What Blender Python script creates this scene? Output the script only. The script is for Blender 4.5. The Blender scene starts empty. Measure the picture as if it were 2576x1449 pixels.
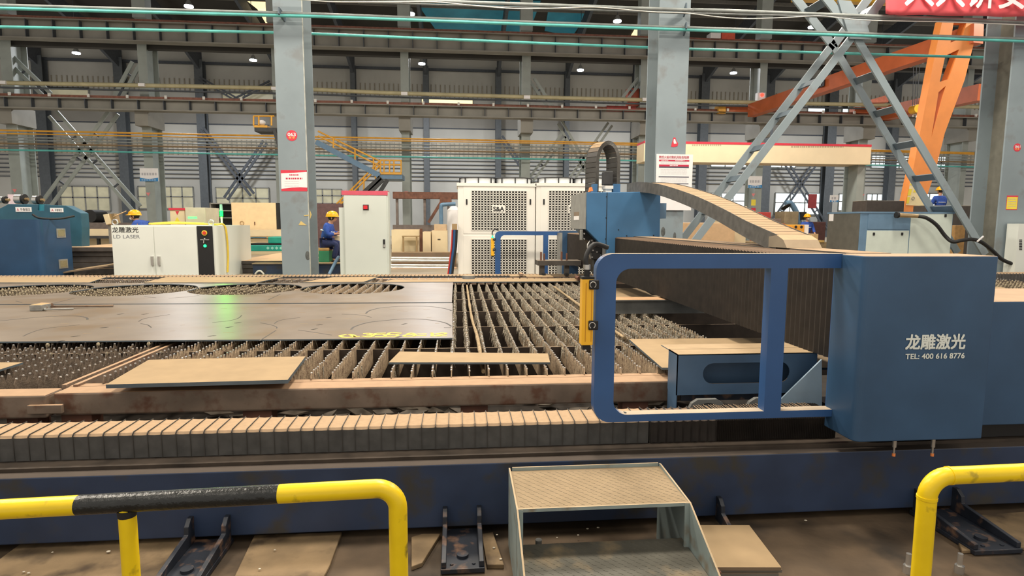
import bpy, bmesh, math, random
from mathutils import Vector, Matrix
random.seed(7)
SC = bpy.context.scene
COL = SC.collection
# ---------------------------------------------------------------- camera (calibrated)
FPX, YAW, PITCH, ROLL, CH = 1493.9, .0903, .10863, -.00437, 1.7
_f = Vector((math.sin(YAW)*math.cos(PITCH), math.cos(YAW)*math.cos(PITCH), -math.sin(PITCH)))
_r = Vector((math.cos(YAW), -math.sin(YAW), 0)); _d = _f.cross(_r)
_c, _s = math.cos(ROLL), math.sin(ROLL)
R2 = _c*_r + _s*_d; D2 = -_s*_r + _c*_d
CAM = Vector((0, 0, CH))
def ray(x, y): return R2*((x-1288)/FPX) + D2*((y-724.5)/FPX) + _f
def P(x, y, Y):                      # point on the plane at depth Y
    r = ray(x, y); return CAM + r*(Y/r.y)
def Z(x, y, z):                      # point on the plane at height z
    r = ray(x, y); return CAM + r*((z-CH)/r.z)
cd = bpy.data.cameras.new('camera'); co = bpy.data.objects.new('camera', cd); COL.objects.link(co)
m = Matrix((R2, -D2, -_f)).transposed().to_4x4(); m.translation = CAM
co.matrix_world = m; cd.sensor_width = 36; cd.lens = FPX/2576*36; cd.clip_end = 300; cd.clip_start = .05
SC.camera = co
# ---------------------------------------------------------------- materials
def lin(h):
    h = h.lstrip('#'); o = []
    for i in (0, 2, 4):
        c = int(h[i:i+2], 16)/255; o.append(c/12.92 if c <= .04045 else ((c+.055)/1.055)**2.4)
    return (*o, 1)
MATS = {}
def mat(name, col, rough=.5, metal=0, var=.12, scale=6, dust=None, dthr=.55, dirt=None, bump=0, bscale=60, emit=0, ecol=None, spec=None, alpha=None):
    if name in MATS: return MATS[name]
    M = bpy.data.materials.new(name); M.use_nodes = True; nt = M.node_tree; N = nt.nodes; L = nt.links
    b = N['Principled BSDF']; b.inputs['Roughness'].default_value = rough; b.inputs['Metallic'].default_value = metal
    if spec is not None: b.inputs['Specular IOR Level'].default_value = spec
    geo = N.new('ShaderNodeNewGeometry')
    def noise(s, det=4):
        n = N.new('ShaderNodeTexNoise'); n.inputs['Scale'].default_value = s; n.inputs['Detail'].default_value = det
        L.new(geo.outputs['Position'], n.inputs['Vector']); return n.outputs['Fac']
    def mix(f, a, c):
        x = N.new('ShaderNodeMix'); x.data_type = 'RGBA'
        if hasattr(f, 'node'): L.new(f, x.inputs[0])
        else: x.inputs[0].default_value = f
        for v, i in ((a, 6), (c, 7)):
            if hasattr(v, 'node'): L.new(v, x.inputs[i])
            else: x.inputs[i].default_value = v
        return x.outputs[2]
    def ramp(f, a, c):
        r = N.new('ShaderNodeMapRange'); r.inputs[1].default_value = a; r.inputs[2].default_value = c; L.new(f, r.inputs[0]); return r.outputs[0]
    c = lin(col)
    if var:
        lo = tuple(v*(1-var*1.6) for v in c[:3])+(1,); hi = tuple(min(1, v*(1+var)) for v in c[:3])+(1,)
        cur = mix(ramp(noise(scale), .3, .7), lo, hi)
    else: cur = c
    if dirt:
        dc, amt, sc = dirt
        cur = mix(ramp(noise(sc, 6), .62-amt*.3, .75-amt*.2), cur, lin(dc))
    if dust:
        sp = N.new('ShaderNodeSeparateXYZ'); L.new(geo.outputs['Normal'], sp.inputs[0])
        up = ramp(sp.outputs[2], dthr, dthr+.25)
        dc = mix(ramp(noise(scale*2.5), .3, .7), tuple(v*.86 for v in lin(dust)[:3])+(1,), lin(dust))
        cur = mix(up, cur, dc)
        rr = N.new('ShaderNodeMapRange'); L.new(up, rr.inputs[0]); rr.inputs[3].default_value = rough; rr.inputs[4].default_value = .85
        L.new(rr.outputs[0], b.inputs['Roughness'])
    if hasattr(cur, 'node'): L.new(cur, b.inputs['Base Color'])
    else: b.inputs['Base Color'].default_value = cur
    if bump:
        bn = N.new('ShaderNodeBump'); bn.inputs['Strength'].default_value = bump; bn.inputs['Distance'].default_value = .01
        L.new(noise(bscale, 3), bn.inputs['Height']); L.new(bn.outputs[0], b.inputs['Normal'])
    if emit:
        b.inputs['Emission Color'].default_value = lin(ecol or col); b.inputs['Emission Strength'].default_value = emit
    if alpha is not None: b.inputs['Alpha'].default_value = alpha
    MATS[name] = M; return M
DUST = '#ab9074'
BLUE = mat('machine_blue', '#355474', .42, var=.1, scale=3, dust=DUST)
BLUE2 = mat('machine_blue_lit', '#44749e', .4, var=.12, scale=2)  # same machine paint without dust, lightened for the stronger light on the carriage
NAVY = mat('bed_navy', '#2b3a55', .45, var=.14, scale=4, dust='#4b4139', dirt=('#3a3937', .3, 5), dthr=.6)
NAVYB = mat('bracket_navy', '#20252f', .5, var=.2, scale=10, dirt=('#6b5242', .3, 14))
BELLOW = mat('bellows_cloth', '#4c4b49', .65, var=.18, scale=14, dust='#ac9070', dthr=.5)
BELLOWD = mat('bellows_dark', '#29231f', .6, var=.25, scale=10, dust='#6f5a47', dthr=.6)
BROWN = mat('rusty_beam', '#827060', .6, var=.18, scale=5, dust='#a98a6c', dirt=('#6a4a38', .35, 9))
RUST = mat('rust_brown', '#6b4636', .75, var=.25, scale=6)
PLATE = mat('steel_plate', '#7a6e61', .36, metal=0, spec=.27, var=.1, scale=2.2, dirt=('#74634f', .42, 2), bump=.06, bscale=3)
PLATET = mat('tan_plate', '#86735e', .55, metal=.1, var=.1, scale=3, dust='#a28a68', dthr=.7, dirt=('#8b6a50', .2, 6))
PLATEE = mat('plate_edge', '#66727a', .5, metal=.3, var=.1)
SLAT = mat('slat_steel', '#ab967b', .7, var=.22, scale=16, dirt=('#6b5140', .3, 30), bump=.4, bscale=90)
SLATL = mat('slat_steel_shaded', '#66584a', .7, var=.25, scale=16, dirt=('#4f4034', .3, 30), bump=.4, bscale=90)  # darker copy of the slat steel, standing in for dimmer light at left
SLAGL = mat('slag_brown', '#a3957a', .75, var=.45, scale=70, dirt=('#4d4134', .4, 90), bump=.6, bscale=120)
SLAG = mat('slag', '#bcb3a0', .75, var=.45, scale=70, dirt=('#5d5040', .4, 90), bump=.6, bscale=120)
TIP = mat('tip_silver', '#d8d6d2', .35, metal=.5, var=.1)
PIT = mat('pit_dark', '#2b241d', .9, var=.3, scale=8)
SCRAP = mat('scrap_steel', '#5f574d', .65, var=.35, scale=9)
YEL = mat('safety_yellow', '#f0cd12', .35, var=.05, scale=6, dirt=('#7d6a1c', .08, 18), bump=.1, bscale=30)
BLK = mat('gloss_black', '#1f2120', .3, var=.2, scale=20, bump=.25, bscale=80)
BLACK = mat('matt_black', '#1a1a1b', .6, var=.1)
DARK = mat('dark_grey', '#3a3b3c', .6, var=.15)
LCY = mat('curtain_yellow', '#ffc02c', .4, var=.04)
STOOL = mat('stool_grey', '#8d9a98', .5, var=.08, dust='#b7a182', dthr=.6, dirt=('#7d7667', .15, 10))
TREAD = mat('checker_plate', '#8a8a80', .5, var=.12, scale=8, dust='#948063', dthr=.5)
COLM = mat('column_paint', '#87949a', .5, var=.06, scale=1.5, dirt=('#7d8385', .15, 3))
COLD = mat('column_back_paint', '#9aa19c', .55, var=.08, scale=1.5)
STEELD = mat('frame_dark_steel', '#54626c', .55, var=.1, scale=2)
ROOF = mat('roof_metal', '#37342f', .7, var=.15, scale=.6)
RAFT = mat('rafter_steel', '#4b5057', .6, var=.12)
BEAMG = mat('runway_grey', '#8d8a81', .6, var=.1, scale=1)
RAILR = mat('rail_rust', '#8e5a48', .6, var=.2)
ORANGE = mat('crane_orange', '#f79a50', .45, var=.06, scale=1.5)
ORANGE2 = mat('crane_orange_old', '#c96a3f', .5, var=.1, scale=1.5)
RED = mat('paint_red', '#d8384a', .45, var=.05)
BANNER = mat('banner_red', '#d9555c', .7, var=.1, scale=3)
WHITE = mat('sign_white', '#eeebea', .5, var=.02)
INKR = mat('ink_red', '#c22b4a', .5, var=0)
INKG = mat('ink_grey', '#b9b7bb', .5, var=0)
INKD = mat('ink_dark', '#4b4a5a', .5, var=0)
INKB = mat('ink_black', '#1c1c1e', .5, var=0)
SIGNB = mat('sign_blue', '#3387c4', .5, var=.05)
SIGNY = mat('sign_yellow', '#f3dc4a', .5, var=.03)
SORANGE = mat('sign_orange', '#f39050', .5, var=.03)
LET = mat('letter_white', '#e9eee6', .5, var=0)
CHALK = mat('chalk_yellow', '#f2cf5a', .8, var=.15, scale=60)
KERF = mat('kerf_dark', '#3f3a35', .6, var=.1)
PIERCE = mat('pierce_dark', '#17140f', .8, var=0)
CABW = mat('cabinet_white', '#e2e6de', .4, var=.03, scale=1)
CABG = mat('cabinet_grey', '#cdd4cc', .4, var=.03, scale=1)
CHILL = mat('chiller_white', '#e9e6dd', .45, var=.03, scale=1)
CREAM = mat('cream_paint', '#e6d3ae', .5, var=.05, scale=2, dust='#c9ab84')
HOLE = mat('grille_dark', '#1d1a17', .8, var=0)
GREY = mat('mid_grey', '#8b8b86', .5, var=.1)
SILVER = mat('bright_steel', '#c9c7c2', .3, metal=.8, var=.1)
BRASS = mat('brass', '#b59a72', .4, metal=.6, var=.1)
TEAL = mat('teal_paint', '#2c5a6e', .5, var=.12, scale=3)
TEALG = mat('green_paint', '#1d9a8a', .45, var=.08)
COMPB = mat('compressor_blue', '#62809a', .45, var=.06)
COMPD = mat('compressor_side', '#5a5850', .5, var=.1)
COMPP = mat('compressor_panel', '#c8d2c8', .45, var=.03)
PIPEC = mat('pipe_cyan', '#5fb9b3', .5, var=.12, scale=3)
PIPEG = mat('pipe_grey', '#8f9491', .5, var=.15, scale=3)
PIPEY = mat('pipe_yellow', '#e0a53c', .5, var=.1, scale=2)
PIPET = mat('busbar_tan', '#b9b08c', .55, var=.1, scale=2)
SKIN = mat('skin', '#c99678', .55, var=.05, scale=30)
HAIR = mat('hair_black', '#1e1a18', .6, var=.1)
HAT = mat('hard_hat', '#f5b417', .35, var=.03)
CLOTH = mat('work_blue', '#2f52a8', .8, var=.15, scale=18)
CLOTHD = mat('work_navy', '#26305c', .8, var=.15, scale=18)
MASKW = mat('mask_white', '#e9e6e2', .7, var=.03)
RFL = mat('reflective_band', '#d5dce6', .5, var=.05)
GREEN = mat('beacon_green', '#2cff7a', .3, var=0, emit=220, ecol='#00ff03')
GLED = mat('led_green', '#30ff90', .3, var=0, emit=3, ecol='#10f070')
LAMP = mat('lamp_white', '#ffffff', .3, var=0, emit=40, ecol='#eaf3ff')
RLED = mat('led_red', '#ff3020', .4, var=0, emit=4, ecol='#ff3020')
SKYL = mat('skylight_warm', '#fff0c8', .5, var=.1, emit=5, ecol='#ffe6b0')
SKYC = mat('skylight_cyan', '#2f7f93', .5, var=.25, scale=.5, emit=.10, ecol='#3fa0b8')
WINW = mat('window_bright', '#e4f3f6', .3, var=.05, emit=1.6, ecol='#e4f4f8')
WIND = mat('window_dull', '#b9b49a', .3, var=.2, scale=.8, emit=.25, ecol='#cfc8a8')
WOOD = mat('pallet_wood', '#b08a56', .8, var=.2)
DUCT = mat('duct_blue', '#5f7f9a', .5, var=.1)
SLAB = mat('tan_slab', '#bfa378', .7, var=.15)
HOSER = mat('hose_red', '#b5322c', .5, var=.05)
HOSEB = mat('hose_blue', '#27507e', .5, var=.05)
CABLEW = mat('cable_white', '#dcd9d2', .5, var=.05)
GLASSP = mat('machine_red', '#8e2f34', .5, var=.1)
# ---------------------------------------------------------------- mesh builder
class MB:
    def __init__(s): s.v = []; s.f = []; s.sm = []; s.mi = []; s.cur = 0
    def add(s, vs, fs, smooth=False):
        o = len(s.v); s.v += [tuple(v) for v in vs]
        for f in fs: s.f.append([i+o for i in f]); s.sm.append(smooth); s.mi.append(s.cur)
        return s
    def box(s, x0, x1, y0, y1, z0, z1):
        if x0 > x1: x0, x1 = x1, x0
        if y0 > y1: y0, y1 = y1, y0
        if z0 > z1: z0, z1 = z1, z0
        return s.add([(x0,y0,z0),(x1,y0,z0),(x1,y1,z0),(x0,y1,z0),(x0,y0,z1),(x1,y0,z1),(x1,y1,z1),(x0,y1,z1)],
              [(0,3,2,1),(4,5,6,7),(0,1,5,4),(1,2,6,5),(2,3,7,6),(3,0,4,7)])
    def pbox(s, l, t, r, b, Y, D):     # box whose front face covers these photo corners at depth Y
        mx, my = (l+r)/2, (t+b)/2
        return s.box(P(l,my,Y).x, P(r,my,Y).x, Y, Y+D, P(mx,b,Y).z, P(mx,t,Y).z)
    def prism(s, pts, off):            # polygon (3D points) extruded by vector off
        n = len(pts); off = Vector(off); pts = [Vector(p) for p in pts]
        nr = Vector((0,0,0))
        for i in range(n): nr += pts[i].cross(pts[(i+1) % n])
        if nr.dot(off) > 0: pts = pts[::-1]
        return s.add(pts+[p+off for p in pts], [tuple(range(n)), tuple(range(2*n-1, n-1, -1))]+[(i, i+n, (i+1) % n+n, (i+1) % n) for i in range(n)])
    def bar(s, p0, p1, w, h, up=(0,0,1)):   # straight bar with section w x h
        p0, p1 = Vector(p0), Vector(p1); d = (p1-p0).normalized(); up = Vector(up)
        a = d.cross(up)
        if a.length < 1e-4: a = d.cross(Vector((0,1,0)))
        a.normalize(); b = a.cross(d).normalized(); a *= w/2; b *= h/2
        vs = [p0-a-b, p0+a-b, p0+a+b, p0-a+b, p1-a-b, p1+a-b, p1+a+b, p1-a+b]
        return s.add(vs, [(0,3,2,1),(4,5,6,7),(0,1,5,4),(1,2,6,5),(2,3,7,6),(3,0,4,7)][::1])
    def tube(s, path, r, n=10, cap=True):
        path = [Vector(p) for p in path]; rings = []; prev = None
        for i, p in enumerate(path):
            d = (path[min(i+1, len(path)-1)]-path[max(i-1, 0)]).normalized()
            if prev is None:
                a = d.cross(Vector((0,0,1)))
                if a.length < 1e-3: a = d.cross(Vector((1,0,0)))
            else: a = prev - d*prev.dot(d)
            a.normalize(); prev = a; b = d.cross(a)
            rr = r[i] if isinstance(r, (list, tuple)) else r
            rings.append([p+a*(rr*math.cos(k*2*math.pi/n))+b*(rr*math.sin(k*2*math.pi/n)) for k in range(n)])
        vs = [v for q in rings for v in q]; fs = []
        for i in range(len(path)-1):
            for k in range(n): fs.append((i*n+k, i*n+(k+1) % n, (i+1)*n+(k+1) % n, (i+1)*n+k))
        s.add(vs, fs, True)
        if cap:
            e = (len(path)-1)*n
            s.add(rings[0], [tuple(range(n-1, -1, -1))]); s.add(rings[-1], [tuple(range(n))])
        return s
    def cyl(s, p0, p1, r, n=14, r1=None): return s.tube([p0, p1], [r, r if r1 is None else r1], n)
    def ball(s, c, rx, ry=None, rz=None, n=12, m=8):
        ry = ry or rx; rz = rz or rx; vs = []; fs = []
        for j in range(m+1):
            t = math.pi*j/m
            for k in range(n):
                a = 2*math.pi*k/n; vs.append((c[0]+rx*math.sin(t)*math.cos(a), c[1]+ry*math.sin(t)*math.sin(a), c[2]+rz*math.cos(t)))
        for j in range(m):
            for k in range(n): fs.append((j*n+k, (j+1)*n+k, (j+1)*n+(k+1) % n, j*n+(k+1) % n))
        return s.add(vs, fs, True)
    def build(s, name, mt, parent=None, bevel=0, seg=2, origin=None, recalc=True):
        me = bpy.data.meshes.new(name); o = bpy.data.objects.new(name, me); COL.objects.link(o)
        if parent is not None:
            off = Vector((0,0,0)); q = parent
            while q: off += q.location; q = q.parent
            o.parent = parent
        else:
            xs = [v[0] for v in s.v]; ys = [v[1] for v in s.v]; zs = [v[2] for v in s.v]
            off = Vector(origin) if origin else Vector(((min(xs)+max(xs))/2, (min(ys)+max(ys))/2, min(zs))); o.location = off
        me.from_pydata([(v[0]-off.x, v[1]-off.y, v[2]-off.z) for v in s.v], [], s.f)
        for q in (mt if isinstance(mt, (list, tuple)) else [mt]): me.materials.append(q)
        me.polygons.foreach_set('use_smooth', s.sm); me.polygons.foreach_set('material_index', s.mi); me.update()
        if recalc:
            q = bmesh.new(); q.from_mesh(me); bmesh.ops.recalc_face_normals(q, faces=q.faces); q.to_mesh(me); q.free()
        if bevel:
            b = o.modifiers.new('bevel', 'BEVEL'); b.width = bevel; b.segments = seg; b.limit_method = 'ANGLE'; b.angle_limit = .7
        return o
def tag(o, label, cat, group=None, kind=None):
    o['label'] = label; o['category'] = cat
    if group: o['group'] = group
    if kind: o['kind'] = kind
    return o
def T(name, label, cat, loc, group=None):
    o = bpy.data.objects.new(name, None); COL.objects.link(o); o.location = loc; o.empty_display_size = .1
    return tag(o, label, cat, group)
def struct(o): o['kind'] = 'structure'; return o
def arc(cx, cy, r, a0, a1, n): return [(cx+r*math.cos(math.radians(a0+(a1-a0)*i/n)), cy+r*math.sin(math.radians(a0+(a1-a0)*i/n))) for i in range(n+1)]
def smooth_path(pts, k=6):
    pts = [Vector(p) for p in pts]; out = []
    for i in range(len(pts)-1):
        p0 = pts[max(i-1, 0)]; p1 = pts[i]; p2 = pts[i+1]; p3 = pts[min(i+2, len(pts)-1)]
        for j in range(k):
            t = j/k; out.append(.5*((2*p1)+(p2-p0)*t+(2*p0-5*p1+4*p2-p3)*t*t+(3*p1-p0-3*p2+p3)*t**3))
    return out+[pts[-1]]
def text(body, name, mt, org, u, v, width, height, parent, ext=.002, bold=0, shear=0, keep=False):
    # lettering fitted into a width x height field whose lower left corner is org; u, v unit vectors along and up
    c = bpy.data.curves.new('t', 'FONT'); c.body = body; c.shear = shear; c.resolution_u = 3
    o = bpy.data.objects.new('t', c); COL.objects.link(o)
    dg = bpy.context.evaluated_depsgraph_get(); dg.update(); me = bpy.data.meshes.new_from_object(o.evaluated_get(dg))
    xs = [q.co.x for q in me.vertices]; ys = [q.co.y for q in me.vertices]
    x0, x1, y0, y1 = min(xs), max(xs), min(ys), max(ys); u = Vector(u).normalized(); v = Vector(v).normalized(); n = u.cross(v)
    sx = width/(x1-x0); sy = height/(y1-y0)
    if keep: sx = sy = min(sx, sy)
    b = MB()
    for i, (ox, oy) in enumerate(((0,0),) if not bold else ((-1,-1),(1,-1),(1,1),(-1,1),(0,0))):
        b.add([tuple(Vector(org)+u*((q.co.x-x0+ox*bold)*sx)+v*((q.co.y-y0+oy*bold)*sy)+n*(ext+i*.0002)) for q in me.vertices], [list(p.vertices) for p in me.polygons])
    bpy.data.objects.remove(o); bpy.data.curves.remove(c); bpy.data.meshes.remove(me)
    return b.build(name, mt, parent, recalc=False)
def ptext(body, name, mt, l, t, r, b, Y, parent, **k):     # upright lettering facing the hall's front, field given in photo corners
    p = P(l, (t+b)/2, Y); q = P(r, (t+b)/2, Y); z0 = P((l+r)/2, b, Y).z; z1 = P((l+r)/2, t, Y).z
    return text(body, name, mt, (p.x, Y, z0), (1,0,0), (0,0,1), q.x-p.x, z1-z0, parent, **k)
def copy_tree(o, parent=None):
    c = o.copy(); COL.objects.link(c); c.parent = parent
    for ch in list(o.children): copy_tree(ch, c)
    return c
# ================================================================ FOREGROUND
# ---- floors
FL = mat('floor_concrete', '#5a4a38', .8, var=.3, scale=3, dirt=('#2f271e', .35, 2.5), bump=.3, bscale=25)
FLB = mat('floor_back', '#8f836f', .7, var=.15, scale=.8)
b = MB(); b.box(-16, 18, -3, 12.7, -.2, 0); struct(b.build('floor', FL))
b = MB(); b.box(-30, 40, 12.7, 58, -.2, .5); struct(b.build('floor_back', FLB))
# concrete strips and embedded steel sills on the floor
for i, (pts, z, lab) in enumerate([
    ([(-60,1449),(130,1310),(520,1310),(420,1449)], .02, 'worn concrete paving strip under the bed beam at far left'),
    ([(590,1449),(640,1345),(860,1338),(830,1420),(815,1449)], .02, 'cracked concrete paving strip between left bracket and yellow rail'),
    ([(1035,1350),(1065,1342),(1108,1342),(1062,1415),(1035,1425)], .025, 'pale steel sill plate beside the middle floor bracket'),
    ([(1212,1342),(1240,1338),(1268,1420),(1225,1420)], .025, 'narrow steel sill plate just left of the step stool'),
    ([(2385,1300),(2600,1285),(2600,1375),(2420,1385)], .02, 'yellowish concrete paving strip behind right yellow rail')]):
    q = [Z(x, y, z) for x, y in pts]
    b = MB(); b.prism([(p.x, p.y, z) for p in q], (0,0,-z+.001))
    tag(b.build('paving_strip', mat('paving', '#826d50', .8, var=.25, scale=4, dirt=('#4a3c2c', .3, 5), bump=.3, bscale=30), bevel=.004), lab, 'paving')
# crumbs on the floor
b = MB()
for x, y, s in ((820-547,1387,9),(180/2.994,1438,6),(215/2.994,1441,7),(395/2.994,1389,5),(1145/2.994+860,1378,7),(1197/2.994+860,1406,7),(1168/2.994+860,1345,5),(1850/2.994+860,1330,6),(1930/2.994+860,1327,7),(1955/2.994,1431,6),(2070/2.994,1383,5),(1780/2.994+860,1346,5),(1620/2.994+860,1352,5),(930/2.994+1716,1309,8)):
    p = Z(x, y, .03); r = s/1494*p.y*.6; b.ball(p, r, r*.8, r*.35, 7, 5)
tag(b.build('debris', mat('debris_pale', '#c9c0ae', .8, var=.2)), 'small pale crumbs of dross scattered on floor by the bed beam', 'debris', kind='stuff')
p = Z(1355, 1360, .12); b = MB(); b.cyl((p.x, p.y, 0), (p.x, p.y, .12), .016); b.cyl((p.x, p.y, .12), (p.x, p.y, .125), .017)
tag(b.build('steel_pin', GREY), 'short steel pin standing on floor behind the step stool', 'pin')

# ---- bed of the cutting machine
bed = T('machine_bed', 'long dark navy steel bed beam of the cutting machine near the floor', 'machine bed', (0, 3.3, 0))
b = MB(); b.box(-9, 9, 3.1, 3.56, .05, .405); b.build('bed_beam', NAVY, bed, bevel=.006)
b = MB(); b.box(-9, 9, 3.17, 3.27, .405, .425); b.build('guide_rail', mat('rail_greasy', '#453c34', .5, metal=.3, var=.3, scale=6), bed)
def bracket(xa, xb, fy, single=False, top=.17):
    r = bpy.data.objects.new('floor_bracket', None); COL.objects.link(r); r.parent = bed; r.location = ((xa+xb)/2, 3.1-3.3, 0)
    for x in ((xa, xb) if not single else (xa,)):
        g = MB(); pr = [(3.105, .03), (fy, .03), (fy, .06), (3.03, .10), (3.035, top-.03)] + [(3.07, top), (3.105, top)]
        g.prism([(x-.012, y, z) for y, z in pr], (.024, 0, 0)); g.build('gusset', NAVYB, r, bevel=.003)
    if not single:
        g = MB(); g.box(xa-.015, xb+.015, fy-.01, 3.12, .005, .03); g.build('base_plate', NAVYB, r, bevel=.003)
        c = MB(); x = (xa+xb)/2; c.cyl((x, fy+.1, .03), (x, fy+.1, .045), .03, 18); c.build('anchor_bolt', NAVYB, r)
        for dx in (-.045, .045):
            c = MB(); c.cyl((x+dx*1.2, fy+.03, .03), (x+dx*1.2, fy+.03, .036), .010, 6); c.build('anchor_bolt', NAVYB, r)
bracket(-1.40, -1.215, 2.72); bracket(-.079, .105, 2.74); bracket(1.46, 1.5, 2.9, True); bracket(2.66, 2.9, 2.68)
for x, y in ((2285,1412),(2415,1412)):
    p = Z(x, y, .06); c = MB(); c.cyl((p.x,p.y,0),(p.x,p.y,.04), .022, 6); c.cyl((p.x,p.y,.04),(p.x,p.y,.1), .012, 10)
    c.build('anchor_bolt', SILVER, bed)
# ---- bellows covers along the rails
def bellows_x(xs, y0, y1, z0, z1, amp, sag=.012):     # folded cover running along X; xs are the fold positions
    b = MB(); prof = []
    n = len(xs)
    for i in range(n-1):
        x0, x1 = xs[i], xs[i+1]; w = x1-x0
        for t, k in ((0, 1), (.02, .95), (.12, .35), (.5, 0), (.88, .3)):
            prof.append((x0+w*t, k))
    vs = []; fs = []
    for x, k in prof:
        e = amp*k; vs += [(x, y0-e, z0), (x, y0-e, z1-.012+e), (x, y0+.012-e, z1+e), (x, y1-.012+e, z1+e+.004), (x, y1+e, z1-.02+e), (x, y1+e, z0)]
    for i in range(len(prof)-1):
        for j in range(5): a = i*6+j; fs.append((a, a+1, a+7, a+6))
        a = i*6; fs.append((a+5, a, a+6, a+11))
    b.add(vs, fs); return b
xs = []; x = -6.2; random.seed(3)
while x < 1.15: xs.append(x); x += .0735+random.uniform(-.004, .004)
bc = T('bellows_cover', 'tan dusted accordion bellows cover stretched along the near bed rail', 'bellows', (0, 3.38, .425))
o = bellows_x(xs, 3.275, 3.49, .425, .562, .004).build('stretched_fold', BELLOW, bc, recalc=False)
b = MB()
for x in xs: b.prism([(x-.001,3.267,.427),(x-.001,3.492,.427),(x-.001,3.492,.574),(x-.001,3.279,.572),(x-.001,3.267,.562)], (.0035,0,0))
b.build('fold_rib', mat('fold_edge', '#3d3a36', .7, var=.1), bc)
xs2 = [xs[-1]]; x = xs[-1]
while x < 1.47: x += .05; xs2.append(x)
while x < 2.25: x += .011; xs2.append(x)
bellows_x(xs2, 3.275, 3.49, .425, .558, .012).build('compressed_fold', BELLOWD, bc, recalc=False)
bf = MB(); xs = []; x = -14
while x < 16: xs.append(x); x += .075
tag(bellows_x(xs, 12.0, 12.22, .4, .645, .014).build('bellows_cover', BELLOW, recalc=False), 'narrow grey brown bellows cover along the far rail behind the table', 'bellows')
b = MB(); b.box(-14, 16, 11.9, 12.5, 0, .39); tag(b.build('machine_bed', NAVY), 'far navy rail bed mostly hidden behind the cutting table', 'machine bed')

# ---- yellow and black safety rails
hr = T('safety_rail', 'yellow and black tube handrail at left in front of bed', 'handrail', (-.84, 1.52, 0))
R0 = .0245
pts = [(-1.6, 1.52, .972), (-.66, 1.52, .992)]
def railx(px): return P(px, 1255, 1.52).x
def railz(x): return .9755+.0215*(x+1.6)/1.0
xs_ = [-2.2, railx(200)]; bnd = railx(703)
b = MB(); b.tube([(-2.2,1.52,railz(-2.2)),(xs_[1],1.52,railz(xs_[1]))], R0, 20); b.build('rail_end_section', YEL, hr)
b = MB(); b.tube([(xs_[1]-.004,1.52,railz(xs_[1])),(bnd,1.52,railz(bnd))], R0+.0004, 20); b.build('black_band', BLK, hr)
xe = -.163; rb = .055; zt = railz(-.22)
path = [(bnd,1.52,railz(bnd)),(xe-rb,1.52,zt)]+[(xe-rb+rb*math.sin(a),1.52,zt-rb+rb*math.cos(a)) for a in [math.radians(9*i) for i in range(1, 11)]]+[(xe,1.52,0)]
b = MB(); b.tube(path, R0, 20); b.build('bent_end_section', YEL, hr)
xp = -.842; b = MB(); b.tube([(xp,1.52,0),(xp,1.52,railz(xp)-.012)], .0205, 18); b.build('post', YEL, hr)
b = MB(); b.tube([(xp,1.52,railz(xp)-.036),(xp,1.52,railz(xp)-.018)], [.0212,.023], 18); b.build('weld_collar', BLACK, hr)
hr2 = T('safety_rail', 'plain yellow tube handrail with bent corner at right edge', 'handrail', (1.32, 1.5, 0))
zt = .993; xe = 1.322; rb = .062
path = [(xe+.004,1.5,0),(xe,1.5,zt-rb)]+[(xe+rb-rb*math.cos(a),1.5,zt-rb+rb*math.sin(a)) for a in [math.radians(9*i) for i in range(1, 11)]]+[(2.6,1.5,zt+.012)]
b = MB(); b.tube(path, .0247, 20); b.build('bent_tube', YEL, hr2)
for q, dr in (((xe,1.5,zt-rb), (0,0,1)), ((xe+rb,1.5,zt), (1,0,0))):
    b = MB(); d = Vector(dr)*.004; b.tube([Vector(q)-d, Vector(q)+d], .0262, 20); b.build('weld_bead', YEL, hr2)

# ---- step stool
TREAD2 = mat('checker_plate_worn', '#5f5d54', .5, var=.15, scale=6, dirt=('#8d7d63', .3, 5))  # lower tread coloured darker for the shadow under the top tread, no dust
st = T('step_stool', 'grey two tread checker plate step stool against the bed', 'step stool', (.66, 2.6, 0))
b = MB(); b.box(.262, 1.067, 2.56, 2.975, .402, .41); b.build('top_tread', TREAD, st, bevel=.002)
def studs(x0, x1, y0, y1, z, name):
    g = MB(); j = 0; y = y0
    while y < y1:
        x = x0+(.02 if j % 2 else 0)
        while x < x1:
            k = 1 if (j+int(x*50)) % 2 else -1; d = .009
            g.bar((x-d, y-d*k*.8, z), (x+d, y+d*k*.8, z), .003, .0014); x += .04
        y += .024; j += 1
    return g
studs(.285, 1.05, 2.58, 2.955, .4105, 'x').build('raised_studs', TREAD, st)
b = MB(); b.box(.275, 1.06, 2.975, 2.983, .402, .428); b.build('back_lip', STOOL, st)
b = MB(); b.box(.262, 1.067, 2.552, 2.56, .396, .412); b.build('front_nosing', STOOL, st)
b = MB(); b.box(.268, 1.062, 2.10, 2.625, .192, .2); b.build('lower_tread', TREAD2, st, bevel=.002)
studs(.29, 1.04, 2.12, 2.61, .2005, 'x').build('raised_studs', TREAD2, st)
for x in (.256, 1.064):
    b = MB(); b.prism([(x, y, z) for y, z in ((2.98,0),(2.98,.425),(2.96,.428),(2.55,.412),(2.10,.2),(2.06,0))][::1], (.008,0,0)); b.build('side_panel', STOOL, st)
    b = MB(); d = .03 if x < .5 else -.03; xx = x if d > 0 else x+.008
    b.prism([(xx,2.55,.412),(xx+d,2.55,.408),(xx+d,2.535,0),(xx,2.535,0)], (0,.008,0)); b.build('front_flange', STOOL, st)

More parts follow.
